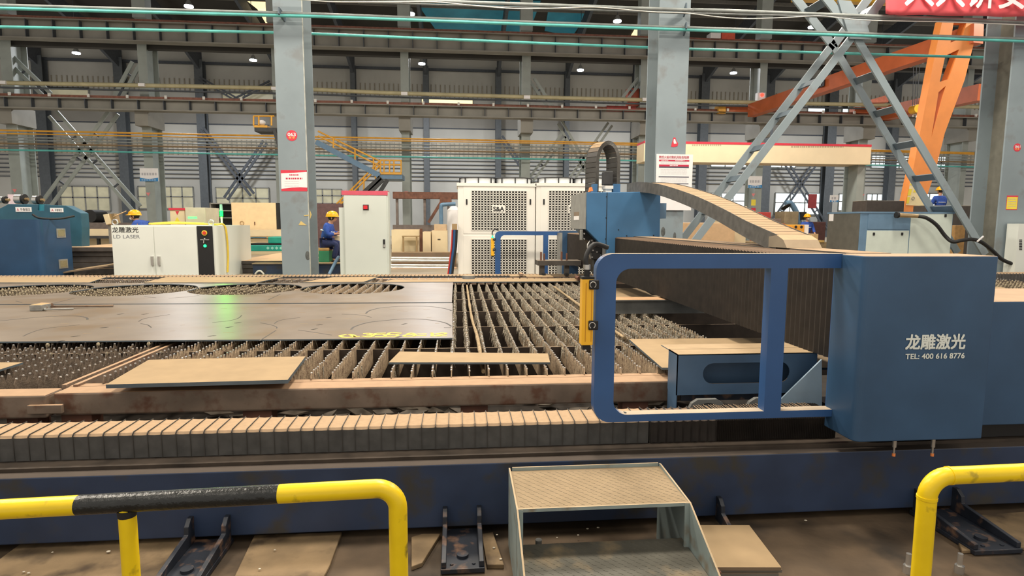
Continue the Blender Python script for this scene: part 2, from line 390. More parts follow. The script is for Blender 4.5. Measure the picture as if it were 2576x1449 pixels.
# ---- stack of cut plates on the floor
zz = .012
for i in range(7):
    dx = random.uniform(-.012, .012); dy = random.uniform(-.01, .01); th = .016
    q = [(1.245+dx,2.872+dy),(1.512+dx,2.85+dy),(1.473+dx,2.467+dy),(1.172+dx,2.493+dy)]
    b = MB(); b.prism([(x, y, zz) for x, y in q], (0,0,th)); zz += th+.001
    o = b.build('steel_plate', PLATET if i == 6 else mat('stack_plate', '#7b766e', .5, metal=.2, var=.12, dust='#a58b6c'))
    tag(o, 'topmost tan plate of the small stack right of the stool' if i == 6 else 'grey steel plate within the small floor stack right of the stool', 'steel plate', 'cut plates stacked by the stool')
for i in range(3):
    b = MB(); x = 1.15-i*.012; b.prism([(x,2.86,.005),(x+.06-i*.01,2.86,.125-i*.012),(x+.028-i*.01,2.45,.125-i*.012),(x-.03,2.45,.005)], (.007,0,-.002))
    tag(b.build('leaning_plate', RUST), 'rusty strip leaning between the stool and plate stack', 'steel plate', 'rusty strips leaning on the stack')

# ================================================================ CUTTING TABLE
tb = T('cutting_table', 'long brown framed cutting table carrying rows of toothed slats', 'cutting table', (-2, 7.5, 0))
b = MB(); b.box(-2.508, 2.35, 3.83, 3.99, .495, .64); b.build('front_beam', BROWN, tb, bevel=.012)
b = MB(); b.box(-9, -2.535, 3.80, 3.97, .49, .637); b.build('front_beam', BROWN, tb, bevel=.012)
b = MB(); b.box(-2.63, -2.43, 3.775, 3.80, .525, .58); b.build('joint_clip', BROWN, tb, bevel=.004)
b = MB(); b.box(-2.508, 2.35, 3.985, 4.05, .60, .64); b.build('slat_ledge', BROWN, tb)
for x in (-2.53, -2.46):
    b = MB(); b.box(x-.014, x+.014, 3.97, 11.2, .45, .655); b.build('divider_bar', BROWN, tb)
for y in (4.98, 6.0, 7.06, 8.2, 9.1, 10.2):
    b = MB(); b.box(-9, 10.5, y-.008, y+.008, .35, .645); b.build('cross_plate', mat('cross_rust', '#3b3129', .75, var=.25, scale=7, dust='#8d7a64'), tb)
b = MB(); b.box(-9, 10.5, 11.15, 11.3, .3, .66); b.build('back_beam', BROWN, tb)
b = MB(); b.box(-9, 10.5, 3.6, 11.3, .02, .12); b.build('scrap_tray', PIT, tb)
for x in (-2.72, -2.40, -1.3, .1, 1.2):
    b = MB(); b.box(x-.09, x+.09, 3.86, 3.98, 0, .495); b.build('leg', RUST, tb)
# scrap lying in the tray
b = MB(); random.seed(5)
for i in range(420):
    x = random.uniform(-2.4, 2.2); y = random.uniform(3.65, 9.5); s = random.uniform(.05, .16); a = random.uniform(0, 6.28)
    z = .13+random.uniform(0, .06); t = random.uniform(-.25, .25)
    c, sn = math.cos(a)*s, math.sin(a)*s
    b.prism([(x-c, y-sn, z-t*s), (x+sn*.6, y-c*.6, z), (x+c, y+sn, z+t*s), (x-sn*.5, y+c*.7, z)], (0,0,.012))
tag(b.build('cutting_scrap', SCRAP), 'loose dark offcuts and dross heaped in the tray under the slats', 'scrap', kind='stuff')
# ---- toothed slats
def slat_mesh(kind, seed):
    rnd = random.Random(seed); b = MB(); t = .003; y0, y1, pitch, w = 4.02, 11.1, .062, .0
    n = int((y1-y0)/pitch); prof = []
    for i in range(n):
        y = y0+i*pitch; h = rnd.uniform(-.006, .004)
        heavy = kind != 'clean' and (5.0 < y < 10.4)
        if heavy: h -= rnd.uniform(0, .012)
        prof += [(y, .648+rnd.uniform(-.004,.004)), (y+.018, .686+h), (y+.032, .688+h), (y+.050, .648)]
    vs = []
    for y, z in prof: vs += [(-t,y,z),(t,y,z),(t,y,.52),(-t,y,.52)]
    fs = []
    for i in range(len(prof)-1):
        a = i*4; fs += [(a,a+4,a+5,a+1),(a+1,a+5,a+6,a+2),(a+3,a+7,a+4,a)]
    e = (len(prof)-1)*4; fs += [(0,1,2,3),(e+3,e+2,e+1,e)]
    b.cur = 0; b.add(vs, fs)
    b.cur = 1
    for i in range(n):                        # bright melted tips
        y, z = prof[i*4+1]; y2, z2 = prof[i*4+2]
        tw = .0055 if kind != 'nugget' else .0042
        if kind == 'clean' or not (5.4 < y < 10.2) or rnd.random() < .25: b.box(-tw, tw, y+.0005, y2-.0005, min(z,z2)-.005, min(z,z2)+.004)
    s = MB()
    for i in range(n):
        y, z = prof[i*4+1]
        dens = {'clean': .0, 'hung': 1.0, 'nugget': .9}[kind]
        zone = 1 if 5.3 < y < 9.9 else ((.35 if kind == 'hung' else .1) if y > 4.6 else 0)
        if kind == 'clean': zone = .12; dens = 1
        for sd in (-1, 1):
            for k in range(4 if kind == 'hung' else 2):
                if rnd.random() > dens*zone: continue
                yy = y+rnd.uniform(-.02, .045); L = rnd.uniform(.04, .125) if kind != 'nugget' else rnd.uniform(.01, .04)
                zz = .665+rnd.uniform(-.02, .012); o = sd*rnd.uniform(.006, .034); d = rnd.uniform(-.03, .03); r = rnd.uniform(.0035, .008)
                s.add([(sd*.002,yy-r,zz),(sd*.002,yy+r,zz),(sd*.002+sd*r*1.6,yy,zz+.006),(o,yy+d,zz-L)], [(0,1,2),(0,3,1),(1,3,2),(2,3,0)])
        if kind != 'clean' and rnd.random() < zone:
            r = rnd.uniform(.011, .021) if kind == 'nugget' else rnd.uniform(.006, .011); c = (rnd.uniform(-.006,.006), y+.012, z-.004)
            s.ball(c, r*.75, r, r*1.1, 6, 4)
    return b, s
protos = {}
def slat(x, kind, seed):
    k = (kind, seed)
    if k not in protos:
        b, s = slat_mesh(kind, seed)
        r = T('support_slat', 'toothed flat steel support slat standing on edge across the cutting table', 'slat', (0, 4, .5), 'support slats of the cutting table')
        b.build('toothed_blade', [SLATL if kind == 'nugget' else SLAT, TIP], r); 
        if s.v: s.build('slag_crust', SLAGL if kind == 'nugget' else SLAG, r)['kind'] = 'stuff'
        r.location = (x, 4, .5+0); protos[k] = r; return r
    c = copy_tree(protos[k]); c.location.x = x; return c
random.seed(11)
x = -8.6; i = 0
while x < 2.25:
    if abs(x+2.5) > .07:
        kind = 'nugget' if x < -2.2 else ('clean' if x < -.1 else 'hung')
        if -2.2 <= x < -1.2: kind = 'clean'
        slat(x+random.uniform(-.006, .006), kind, {'nugget': i % 3, 'clean': 10+i % 2, 'hung': 20+i % 4}[kind])
    x += .1335; i += 1
x = 7.4
while x < 10.4: slat(x, 'nugget', i % 3); x += .1335; i += 1
# slag covered bars lying in the grid
b = MB(); pa = [Z(1173,707,.64), Z(1185,790,.66), Z(1200,845,.66), Z(1216,935,.63)]
pp = smooth_path([(p.x,p.y,p.z) for p in pa], 10); b.tube(pp, [.013+.006*random.random() for _ in pp], 8)
tag(b.build('slag_bar', mat('slag_bar_tan', '#a08a68', .8, var=.35, scale=40, bump=.6, bscale=60)), 'slag crusted bar lying lengthwise between the slats near plate edge', 'bar')
b = MB(); pa = [Z(1395,722,.67), Z(1436,752,.68), Z(1500,800,.68), Z(1570,850,.67)]
pp = smooth_path([(p.x,p.y,p.z) for p in pa], 10); b.tube(pp, [.013+.008*random.random() for _ in pp], 8)
tag(b.build('slag_bar', MATS['slag_bar_tan']), 'slag crusted bar on the slats behind the yellow light curtain', 'bar')

# ---- plates on the table
ZP = .693
def plate(corners, z, th, name, mt, label, cat='steel plate', holes=None):
    c = bpy.data.curves.new('p', 'CURVE'); c.dimensions = '2D'; c.fill_mode = 'BOTH'; c.extrude = th/2; c.resolution_u = 20
    s = c.splines.new('POLY'); s.points.add(len(corners)-1); s.use_cyclic_u = True
    cx = sum(p[0] for p in corners)/len(corners); cy = sum(p[1] for p in corners)/len(corners)
    for q, p in zip(s.points, corners): q.co = (p[0]-cx, p[1]-cy, 0, 1)
    for hx, hy, r in (holes or []):
        s = c.splines.new('POLY'); n = 72; s.points.add(n-1); s.use_cyclic_u = True
        for k in range(n): s.points[k].co = (hx-cx+r*math.cos(-k*2*math.pi/n), hy-cy+r*math.sin(-k*2*math.pi/n), 0, 1)
    o = bpy.data.objects.new('p', c); COL.objects.link(o); dg = bpy.context.evaluated_depsgraph_get(); dg.update()
    me = bpy.data.meshes.new_from_object(o.evaluated_get(dg)); bpy.data.objects.remove(o); me.name = name
    me.materials.clear(); me.materials.append(mt); me.materials.append(PLATEE)
    for p in me.polygons: p.material_index = 1 if abs(p.normal.z) < .5 else 0
    o = bpy.data.objects.new(name, me); COL.objects.link(o); o.location = (cx, cy, z+th/2)
    return tag(o, label, cat)
pl1 = plate([(-.055,5.12),(-.075,7.40),(-9,7.62),(-9,5.34)], ZP, .012, 'cut_plate', PLATE, 'large grey steel plate scribed with cut arcs and yellow handwriting')
hl = [(-1.6,9.2,.77),(-3.17,9.18,.785),(-4.72,9.15,.80),(-6.25,9.2,.79),(-7.9,9.25,.78)]
pl2 = plate([(-.085,7.47),(-.09,10.0),(-9.6,10.3),(-9.6,7.70)], ZP, .012, 'cut_plate', PLATE, 'grey steel plate with row of large round cut-out holes', holes=hl)
ZT = ZP+.0125
def ribbon(b, pts, w, z, smooth=True):
    q = [Z(x, y, z) for x, y in pts]; q = smooth_path(q, 5) if smooth and len(q) > 2 else [Vector(p) for p in q]
    vs = []; fs = []
    for i, p in enumerate(q):
        d = (q[min(i+1, len(q)-1)]-q[max(i-1, 0)]); d.z = 0; d.normalize(); n = Vector((-d.y, d.x, 0))*(w/2)
        vs += [(p.x+n.x, p.y+n.y, z), (p.x-n.x, p.y-n.y, z), (p.x-n.x, p.y-n.y, z-.001), (p.x+n.x, p.y+n.y, z-.001)]
    for i in range(len(q)-1):
        a = i*4; fs += [(a, a+4, a+5, a+1), (a+1, a+5, a+6, a+2), (a+3, a+7, a+4, a)]
    b.add(vs, fs)
A1 = [[(0,807),(83,799),(144,795),(194,795),(217,799),(220,804)],[(58,846),(77,837),(110,827),(150,822),(200,817)],[(348,809),(361,802),(387,797),(427,791)],
 [(608,793),(598,801),(574,807),(534,811)],[(354,814),(371,817),(381,824)],[(655,812),(681,817),(695,822),(696,826)],[(690,814),(701,807),(725,802),(755,799)],
 [(694,831),(653,857)],[(750,830),(778,834),(835,843)],[(920,789),(930,781),(960,774),(1000,771),(1047,770),(1094,772),(1127,778),(1136,782)],
 [(883,829),(893,821),(927,811),(970,806),(1020,802),(1074,804),(1117,811),(1136,821)],[(860,790),(893,791),(923,795),(935,799)],[(1117,824),(1135,824)]]
for i, a in enumerate(A1): b = MB(); ribbon(b, a, .02 if i in (0, 9, 10) else .011, ZT+.0004, len(a) > 2); b.build('cut_kerf', KERF, pl1)
b = MB()
for x, y in ((150,858),(190,846),(262,824),(303,790),(505,857),(533,845),(577,823),(598,812),(791,828),(804,817),(827,799),(1017,815),(1002,848),(365,790)):
    p = Z(x, y, ZT); b.prism([(p.x-.03, p.y-.02, ZT+.0006), (p.x-.005, p.y-.022, ZT+.0006), (p.x+.03, p.y+.022, ZT+.0006), (p.x+.005, p.y+.02, ZT+.0006)], (0,0,-.001))
b.build('pierce_hole', PIERCE, pl1)
b = MB(); random.seed(9)
for i in range(46):
    x = random.uniform(20, 1110); y = random.uniform(775, 842); ribbon(b, [(x, y), (x+random.uniform(10, 22), y-.3)], .006, ZT+.0004, False)
b.build('scratch_mark', mat('scratch_tan', '#a58f70', .6, var=.1), pl1)
S = [[(250,335),(160,350),(125,362),(200,388),(330,390),(420,372),(400,345),(300,330)],[(340,352),(430,375),(525,370)],[(590,315),(720,310),(765,325),(680,345),(770,350),(790,365),(700,382),(575,362)],
 [(1050,303),(855,310),(830,340),(980,332),(1045,350),(980,377),(830,380)],[(1370,308),(1150,296),(1100,340),(1250,332),(1295,350),(1220,372),(1040,372)],
 [(1480,325),(1560,303),(1645,330),(1600,367),(1460,372),(1420,355),(1500,335),(1600,342)],[(1690,322),(1880,318)],[(1650,356),(1875,350)],[(1965,305),(1990,303),(1992,335),(1988,370)],[(2040,330),(2150,303),(2255,303),(2240,325),(2050,362),(2290,356)]]
b = MB()
for a in S: ribbon(b, [(840+x/8.05, 800+y/8.05) for x, y in a], .028, ZT+.0012, len(a) > 2)
b.build('chalk_writing', CHALK, pl1)
for a in [[(424,750),(470,747),(501,743)],[(130,764),(187,750)],[(675,754),(705,740)],[(363,746),(393,749)],[(40,757),(56,761)]]: b = MB(); ribbon(b, a, .014, ZT+.0004, False); b.build('cut_kerf', KERF, pl2)
def zq(pts, z): return [(Z(x, y, z).x, Z(x, y, z).y) for x, y in pts]
plate(zq([(374,904.6),(768.6,896),(723.6,955),(266,967)], .72), .695, .024, 'steel_plate', PLATET, 'thick tan plate overhanging the table front at left')
plate(zq([(1005,884),(1378,889),(1384,911),(978,911)], .705), .69, .014, 'steel_plate', PLATET, 'narrow tan strip plate lying across slats near the table front')
plate(zq([(-120,911),(58,911),(-20,935),(-120,940)], .715), .70, .014, 'steel_plate', PLATET, 'small tan plate corner at the left edge of the photo')
plate(zq([(1582,853),(1960,850),(2085,890),(2085,925),(1665,925)], .705), .69, .016, 'steel_plate', PLATET, 'tan plate with round stain under the gantry behind the frame')
plate(zq([(-60,711),(225,711),(268,697),(-60,697)], .715), .706, .012, 'steel_plate', PLATET, 'tan plate at far left near the far bellows')
plate(zq([(362,711),(645,711),(712,697),(420,697)], .715), .706, .012, 'steel_plate', PLATET, 'tan plate at the table back in front of the labelled white cabinet')
plate(zq([(760,710),(915,709),(952,696),(838,697)], .715), .695, .02, 'steel_plate', PLATET, 'small tan plate at table back below the red topped cabinet')
plate(zq([(962,709),(1462,707),(1462,699),(990,702)], .715), .695, .015, 'steel_plate', PLATET, 'long tan strip plate along the back of the table')
b = MB(); p = Z(1179, 699, .72); b.cyl((p.x,p.y,.711),(p.x,p.y,.765), .115, 28); tag(b.build('steel_disc', mat('disc_grey', '#8a9095', .4, metal=.4, var=.1, dust='#b9a184')), 'round steel disc offcut lying on the back strip plate', 'disc')
for l, t, r, bt, Y, D, lab in ((1284,686,1320,698,10.75,.3,'left tan plate offcut in front of far frame'),(1325,688,1392,699,10.6,.35,'middle tan plate offcut in front of far frame'),(1376,684,1450,697,10.9,.35,'right tan plate offcut below the channel bracket')):
    b = MB(); b.pbox(l, bt-3, r, bt, Y, D); tag(b.build('plate_offcut', PLATET), lab, 'plate offcut')
b = MB(); b.pbox(1309, 689, 1317, 695, 10.6, .3); tag(b.build('square_tube', BROWN), 'short square tube offcut on the plates before the far frame', 'tube')
b = MB(); p = Z(1456, 700, .76); b.cyl((p.x,p.y-.05,p.z),(p.x,p.y+.2,p.z), .035, 16); tag(b.build('round_bar', RUST), 'rusty round bar end beside the cutting head', 'bar')
# raw beams lying on the right of the table
o = T('steel_beam', 'grey steel beam with dusty top lying across slats behind frame', 'beam', (2.2, 6.6, .69))
p0 = Z(1545, 790, .692); p1 = Z(1880, 786, .692)
b = MB(); b.box(1.5, 2.95, p0.y, p0.y+.012, .692, .84); b.box(1.5, 2.95, p0.y-.03, p0.y+.22, .84, .855); b.box(1.5, 2.95, p0.y+.2, p0.y+.212, .692, .84)
b.build('channel', mat('beam_steel', '#6d6f6d', .5, metal=.2, var=.15, dust='#c49c74'), o)
for pts, th, lab in (([(1548,757),(1700,757),(1660,742),(1548,742)], .02, 'tan plate behind the grey beam seen through the frame'),([(1548,742),(1640,741),(1610,724),(1548,724)], .02, 'farther tan plate behind the grey beam near the head')):
    plate(zq(pts, .715), .69, th, 'steel_plate', PLATET, lab)
plate(zq([(2470,765),(2640,765),(2640,738),(2470,738)], .715), .69, .02, 'steel_plate', PLATET, 'tan plate on the table at right edge behind the blue end box')
plate(zq([(2440,735),(2516,735),(2555,731),(2515,722),(2440,722)], .715), .70, .018, 'steel_plate', PLATET, 'tan plate tip on slats at right edge')
# scraper tool lying on the plate
t = T('slag_hammer', 'square headed slag hammer with thin rod handle lying on plate', 'tool', (Z(95,775,.7).x, Z(95,775,.7).y, ZT))
p = Z(74, 783, ZT); q = Z(104, 783, ZT); b = MB(); b.box(p.x, q.x, p.y, p.y+.16, ZT, ZT+.07); b.build('head', mat('tool_steel', '#9a9a96', .4, metal=.3, var=.2, scale=20, dust='#b59a70'), t, bevel=.008)
b = MB(); a = Z(108, 774, ZT+.02); c = Z(285, 769, ZT+.015); b.tube([(q.x, p.y+.08, ZT+.03), (a.x, a.y, ZT+.03), (c.x, c.y, ZT+.015)], .012, 8); b.build('handle', BROWN, t)
b = MB(); a = Z(112, 779, ZT+.02); c = Z(185, 776, ZT+.015); b.tube([(q.x, p.y+.05, ZT+.02), (a.x, a.y, ZT+.02), (c.x, c.y, ZT+.012)], .009, 8); b.build('short_rod', GREY, t)
b = MB(); a = Z(104, 776, ZT); b.cyl((a.x-.02, a.y+.03, ZT+.035), (a.x+.1, a.y+.02, ZT+.03), .03, 10); b.build('socket', BROWN, t)
# ================================================================ GANTRY
GX = 2.3
g = T('laser_gantry', 'blue laser cutting gantry spanning the table, with frame, carriage and head', 'cutting machine', (2.6, 3.4, .44))
b = MB(); b.box(GX+.03, GX+.5, 3.45, 12.7, .90, 1.47); b.build('cross_beam', BLUE, g)
b = MB(); vs = []; fs = []; y = 3.47; ys = []          # pleated cover on the beam's left face and top
while y < 12.6: ys.append(y); y += .028
for i, y in enumerate(ys):
    e = 0 if i % 2 else .012
    vs += [(GX+e, y, .87), (GX+e, y, 1.492-e), (GX+.03+e, y, 1.502-e), (GX+.30, y, 1.505)]
for i in range(len(ys)-1):
    for j in range(3): a = i*4+j; fs.append((a, a+4, a+5, a+1))
b.add(vs, fs); b.build('beam_bellows', BELLOWD, g, recalc=False)
b = MB(); b.box(GX+.28, GX+.56, 3.7, 12.6, 1.46, 1.515); b.build('top_plate', mat('beam_top', '#4f4a44', .6, var=.15, dust='#a08668'), g)
# near end housing with lettering
KS = .94
x0, x1, y0, y1, z0, z1 = 2.285*KS, 3.085*KS, 3.14*KS, 3.43*KS, 1.7-1.258*KS, 1.7-.175*KS
def fillet_poly(x0, x1, y0, y1, r):
    return [(x1,y0),(x1,y1),(x0,y1)]+[(x, y) for x, y in arc(x0+r, y0+r, r, 180, 270, 8)]
b = MB(); b.prism([(x, y, z0) for x, y in fillet_poly(x0, x1, y0, y1, .045)], (0,0,z1-z0)); eb = b.build('end_housing', BLUE, g, bevel=.006)
for p in eb.data.polygons: p.use_smooth = False
ptext('龙雕激光', 'lettering', LET, 2278, 841, 2427, 878, y0, g, ext=.003, bold=.026)
ptext('TEL: 400 616 8776', 'lettering', LET, 2277, 889, 2425, 902, y0, g, ext=.003, bold=.022)
for x in (2250, 2347):
    c = MB(); p = P(x, 1118, 3.0); q = P(x, 1142, 3.0); c.cyl((p.x, 3.0, z0+.003), (p.x, 3.0, p.z-.015), .011, 12); c.cyl((p.x,3.0,p.z-.015),(p.x,3.0,q.z),.006,8); n = c.build('grease_nozzle', SILVER, g)
    k = MB(); k.cyl((p.x, 3.0, q.z+.004), (p.x, 3.0, q.z-.012), .009, 10); k.build('nozzle_tip', SORANGE, n)
# end carriage body right of the housing
b = MB(); b.box(2.85, 4.6, 3.12, 3.78, .53, 1.265); b.build('end_carriage', BLUE, g, bevel=.006)
b = MB(); b.box(2.4, 4.6, 3.2, 3.75, .428, .53); b.build('carriage_shoe', BLACK, g)
# inner motor housing with slot
b = MB()
X0, X1, YF, YB, ZB, ZTP = 1.395, 2.34, 3.625, 3.78, .60, .868
outer = [(X0,ZB),(X1,ZB),(X1,ZTP),(X0,ZTP)]
sx0 = P(1768, 942, YF).x; sx1 = P(1987, 930, YF).x; szc = P(1880, 938, YF).z; sr = .068
slot = [(x, z) for x, z in arc(sx0+sr, szc, sr, 90, 270, 10)]+[(x, z) for x, z in arc(sx1-sr, szc, sr, -90, 90, 10)]
def plate_hole(b, outer, hole, y0, y1):      # flat panel in XZ with a hole, as one closed mesh
    c = bpy.data.curves.new('p', 'CURVE'); c.dimensions = '2D'; c.fill_mode = 'BOTH'; c.extrude = abs(y1-y0)/2
    for pl in [outer]+hole:
        s = c.splines.new('POLY'); s.points.add(len(pl)-1); s.use_cyclic_u = True
        for q, p in zip(s.points, pl): q.co = (p[0], p[1], 0, 1)
    o = bpy.data.objects.new('p', c); COL.objects.link(o); dg = bpy.context.evaluated_depsgraph_get(); dg.update()
    me = bpy.data.meshes.new_from_object(o.evaluated_get(dg)); bpy.data.objects.remove(o); ym = (y0+y1)/2
    b.add([(v.co.x, ym-v.co.z, v.co.y) for v in me.vertices], [tuple(p.vertices) for p in me.polygons]); bpy.data.meshes.remove(me); return b
plate_hole(b, outer, [slot], YF, YF+.006); b.box(X0, X0+.006, YF, YB, ZB-.15, ZTP); b.box(X0, X1, YF, YB+.16, ZTP-.006, ZTP); b.box(X0, X1, YB, YB+.006, ZB, ZTP)
b.build('motor_housing', BLUE2 if False else mat('housing_blue', '#4f6a86', .45, var=.12, scale=4, dust='#a8906f'), g)
b = MB(); b.box(X0+.04, X1, YF+.02, YF+.03, .555, .60); b.build('shelf_bar', NAVYB, g)
for cx in (1780, 1925):
    p = P(cx, 1010, 3.56); f = MB()
    n = 10; ou = [(p.x+.125*math.cos(math.radians(a)), .515+.085*math.sin(math.radians(a))) for a in (0, 35, 60, 120, 145, 180)]
    f.prism([(x, 3.56, z) for x, z in [(p.x+.125,.48)]+ou+[(p.x-.125,.48)]], (0,.03,0)); o = f.build('fan_frame', GREY, g)
    for r in (.03, .045, .06, .075):
        k = MB(); k.tube([(p.x+r*1.1*math.cos(math.radians(a)), 3.556, .49+r*math.sin(math.radians(a))) for a in range(0, 181, 15)], .0035, 6); k.build('fan_guard', BLACK, o)
b = MB(); b.prism([(2.29,3.50,.85),(2.02,3.56,.53),(2.29,3.46,.47)], (0,.012,0)); b.build('gusset_plate', mat('gusset_pale', '#8ea3b2', .5, var=.08), g)
b = MB(); b.box(1.45, 2.28, 3.45, 3.62, .425, .47); b.build('carriage_shoe', BLACK, g)
b = MB()
for i in range(46): x = 1.44+i*.016; b.box(x, x+.004, 3.34, 3.46, .50, .585+random.uniform(-.004,.004))
b.build('fold_stack', BELLOW, g)
# guard frame with the near light curtain
def rr(x0, x1, z0, z1, r, ends='left'):
    return [(x1,z0)]+[(x1,z1)]+[(x, z) for x, z in arc(x0+r, z1-r, r, 90, 180, 10)]+[(x, z) for x, z in arc(x0+r, z0+r, r, 180, 270, 10)]
def guard_frame(Y, mt, lab, k=1.0):
    b = MB(); xl, xr = .793, 2.31; sc = lambda pl: [(x*k, 1.7-(1.7-z)*k) for x, z in pl]
    h1 = [(x, z) for x, z in [(1.847,.569),(1.847,1.441)]+arc(.911+.085, 1.441-.085, .085, 90, 180, 8)+arc(.911+.085, .569+.085, .085, 180, 270, 8)]
    h2 = [(1.953,.569),(2.288,.569),(2.288,1.441),(1.953,1.441)]
    plate_hole(b, sc(rr(xl, xr, .525, 1.527, .1)), [sc(h1), sc(h2)], Y, Y+.07)
    o = b.build('guard_frame', mt, g, bevel=.002); o['label'] = lab; return o
FR = mat('frame_blue', '#32588c', .4, var=.08, scale=3, dust='#b3a38e', dthr=.75)
gf = guard_frame(3.36*KS, FR, 'near blue guard frame', KS)
b = MB(); zb_ = 1.7-1.131*KS; b.cyl((.985*KS,3.195,zb_),(.985*KS,3.195,zb_+.0008), .018, 16); b.build('bolt_hole', BLACK, gf)
def light_curtain(Y, green):
    b = MB(); s = 1 if green else KS; xa, xb = .705*s, .772*s; za, zb = P(1482, 868, 3.33).z, P(1482, 702, 3.33).z; XF = .80*s
    if not green: za, zb = 1.7-(1.7-za)*KS, 1.7-(1.7-zb)*KS
    b.box(xa, xb, Y-.035, Y+.03, za, zb); o = b.build('light_curtain', LCY, g, bevel=.004); o['label'] = 'far yellow light curtain' if green else 'near yellow light curtain'
    for x in (xa+.018, xa+.05):
        k = MB(); k.box(x, x+.004, Y-.0365, Y-.034, za+.02, zb-.02); k.build('groove', mat('curtain_shade', '#c98d14', .5, var=0), o)
    k = MB(); k.box(xa+.01, xb-.01, Y-.02, Y+.02, za-.028, za); k.build('foot_cap', BLACK, o)
    k = MB(); k.box(xa-.002, xb+.002, Y-.036, Y+.031, zb, zb+.012); k.cyl((xa+.03,Y,zb+.012),(xa+.03,Y,zb+.05),.016,12); k.build('connector', BLACK if not green else GLED, o)
    k = MB(); k.cyl((xa+.03,Y,zb+.05),(xa+.03,Y,zb+.075),.02,8); k.build('cable_gland', SILVER, o)
    for t in (zb-.03, zb-.25):
        k = MB(); k.box(xa+.035, XF, Y-.045, Y-.034, t-.026, t+.026); k.build('clamp_bracket', BLACK, o, bevel=.006)
        k = MB(); k.tube([(xa+.055+.016*math.cos(math.radians(a)), Y-.047, t+.016*math.sin(math.radians(a))) for a in range(-60, 245, 20)], .003, 6); k.build('clamp_screw', SILVER, o)
    k = MB(); k.tube(smooth_path([(xa+.03,Y,zb+.06),(xa+.025,Y+.01,zb+.11),(xa+.05,Y+.03,zb+.16),(XF,Y+.05,zb+.185),(XF+.07,Y+.06,zb+.165)], 6), .013, 10); k.build('flexible_conduit', BLACK, o)
    return o
light_curtain(3.36*KS, False)
gf2 = guard_frame(12.85, FR, 'far blue guard frame')
light_curtain(12.85, True)
b = MB(); b.box(2.2, 2.55, 12.5, 12.9, .6, 1.55); b.build('far_end_post', BLUE, g)
b = MB(); b.box(2.15, 2.2, 12.5, 12.9, .6, 1.5); b.build('far_post_trim', GREY, g)
# carriage
YC = 8.6
def cx(px, py=530): return P(px, py, YC).x
def cz(py, px=1560): return P(px, py, YC).z
car = bpy.data.objects.new('carriage', None); COL.objects.link(car); car.parent = g; car.location = Vector((2.4, 9, 1.2))-g.location
out = [(1475,484),(1662,482),(1660,596),(1550,598),(1549,660),(1527,660),(1527,615),(1512,615),(1475,577)]
b = MB(); b.prism([(P(x, y, YC).x, YC, P(x, y, YC).z) for x, y in out], (0,.9,0)); b.build('carriage_cover', BLUE2, car, bevel=.008)
b = MB(); b.prism([(cx(1475)-.003, YC+.0, cz(484)),(cx(1475)-.003, YC, cz(577)),(cx(1475)-.003, YC+1.15, cz(577)),(cx(1475)-.003, YC+1.15, cz(484))], (-.012,0,0)); b.build('side_panel', GREY, car)
for t, h, mt in ((532, 10, PLATET), (543, 9, WHITE)):
    k = MB(); z = cz(t); k.box(cx(1475)-.018, cx(1475)-.015, YC+.45, YC+.85, z-.06, z); k.build('rating_label', mt, car)
b = MB(); b.box(cx(1525.5), cx(1527), YC-.004, YC, cz(615), cz(484)); b.build('cover_seam', BLACK, car)
for x, y in ((1525,495),(1525,548),(1525,601),(1557,578),(1578,593),(1646,592)):
    k = MB(); k.cyl((cx(x),YC-.008,cz(y)),(cx(x),YC,cz(y)),.008,8); k.build('screw', BLACK, car)
b = MB(); b.box(cx(1662), cx(1679), YC+.05, YC+.6, cz(549), cz(510)); b.build('side_box', COMPB, car)
# motor, blocks on top
b = MB(); b.box(cx(1524),cx(1545),YC+.1,YC+.3,cz(464),cz(429)); o = b.build('servo_motor', DARK, car, bevel=.012)
b = MB(); b.box(cx(1526),cx(1546),YC+.1,YC+.32,cz(474),cz(466)); b.box(cx(1528),cx(1543),YC+.12,YC+.3,cz(484),cz(474)); b.build('motor_flange', CHILL, car)
b = MB(); b.box(cx(1547),cx(1566),YC+.15,YC+.4,cz(483),cz(461)); b.build('chain_bracket', BLUE2, car); b = MB(); b.box(cx(1497),cx(1508),YC+.15,YC+.4,cz(483),cz(462)); b.build('chain_bracket', BLUE2, car)
b = MB(); b.prism([(cx(1482),YC+.05,cz(483)),(cx(1493),YC+.05,cz(480)),(cx(1490),YC+.05,cz(470)),(cx(1485),YC+.05,cz(472))],(0,.05,0)); b.build('connector_plug', SORANGE, car)
# arch cable chain
def chain(path, wv, th, name, parent, mt):
    # flat linked chain swept along path; wv width vector; th thickness towards the outside of the bend
    path = [Vector(p) for p in path]; wv = Vector(wv); b = MB(); n = len(path)
    nr = []
    for i in range(n):
        d = (path[min(i+1,n-1)]-path[max(i-1,0)]).normalized(); k = wv.cross(d).normalized(); nr.append(k*th)
    for i in range(n-1):
        a, c = path[i], path[i+1]; gap = (c-a)*.05; a2 = a+gap; c2 = c-gap
        q = [a2, a2+wv, c2+wv, c2]
        b.add(q+[q[0]+nr[i], q[1]+nr[i], q[2]+nr[i+1], q[3]+nr[i+1]], [(0,1,2,3),(4,7,6,5),(0,4,5,1),(1,5,6,2),(2,6,7,3),(3,7,4,0)])
    p = b.build(name, mt, parent)
    for s in (0, 1):          # continuous side plates
        c = MB()
        for i in range(n-1):
            o = wv*s; e = wv.normalized()*(-.004 if s == 0 else .004)
            q = [path[i]+o+nr[i]*-.06, path[i+1]+o+nr[i+1]*-.06, path[i+1]+o+nr[i+1]*1.06, path[i]+o+nr[i]*1.06]
            c.prism(q, e)
        c.build('side_plate', mat('chain_side', '#55534f', .6, var=.2, scale=14), p)
    return p
CH1 = mat('cable_chain', '#4c4a48', .55, var=.1, dust='#a98f6f', dthr=.3)
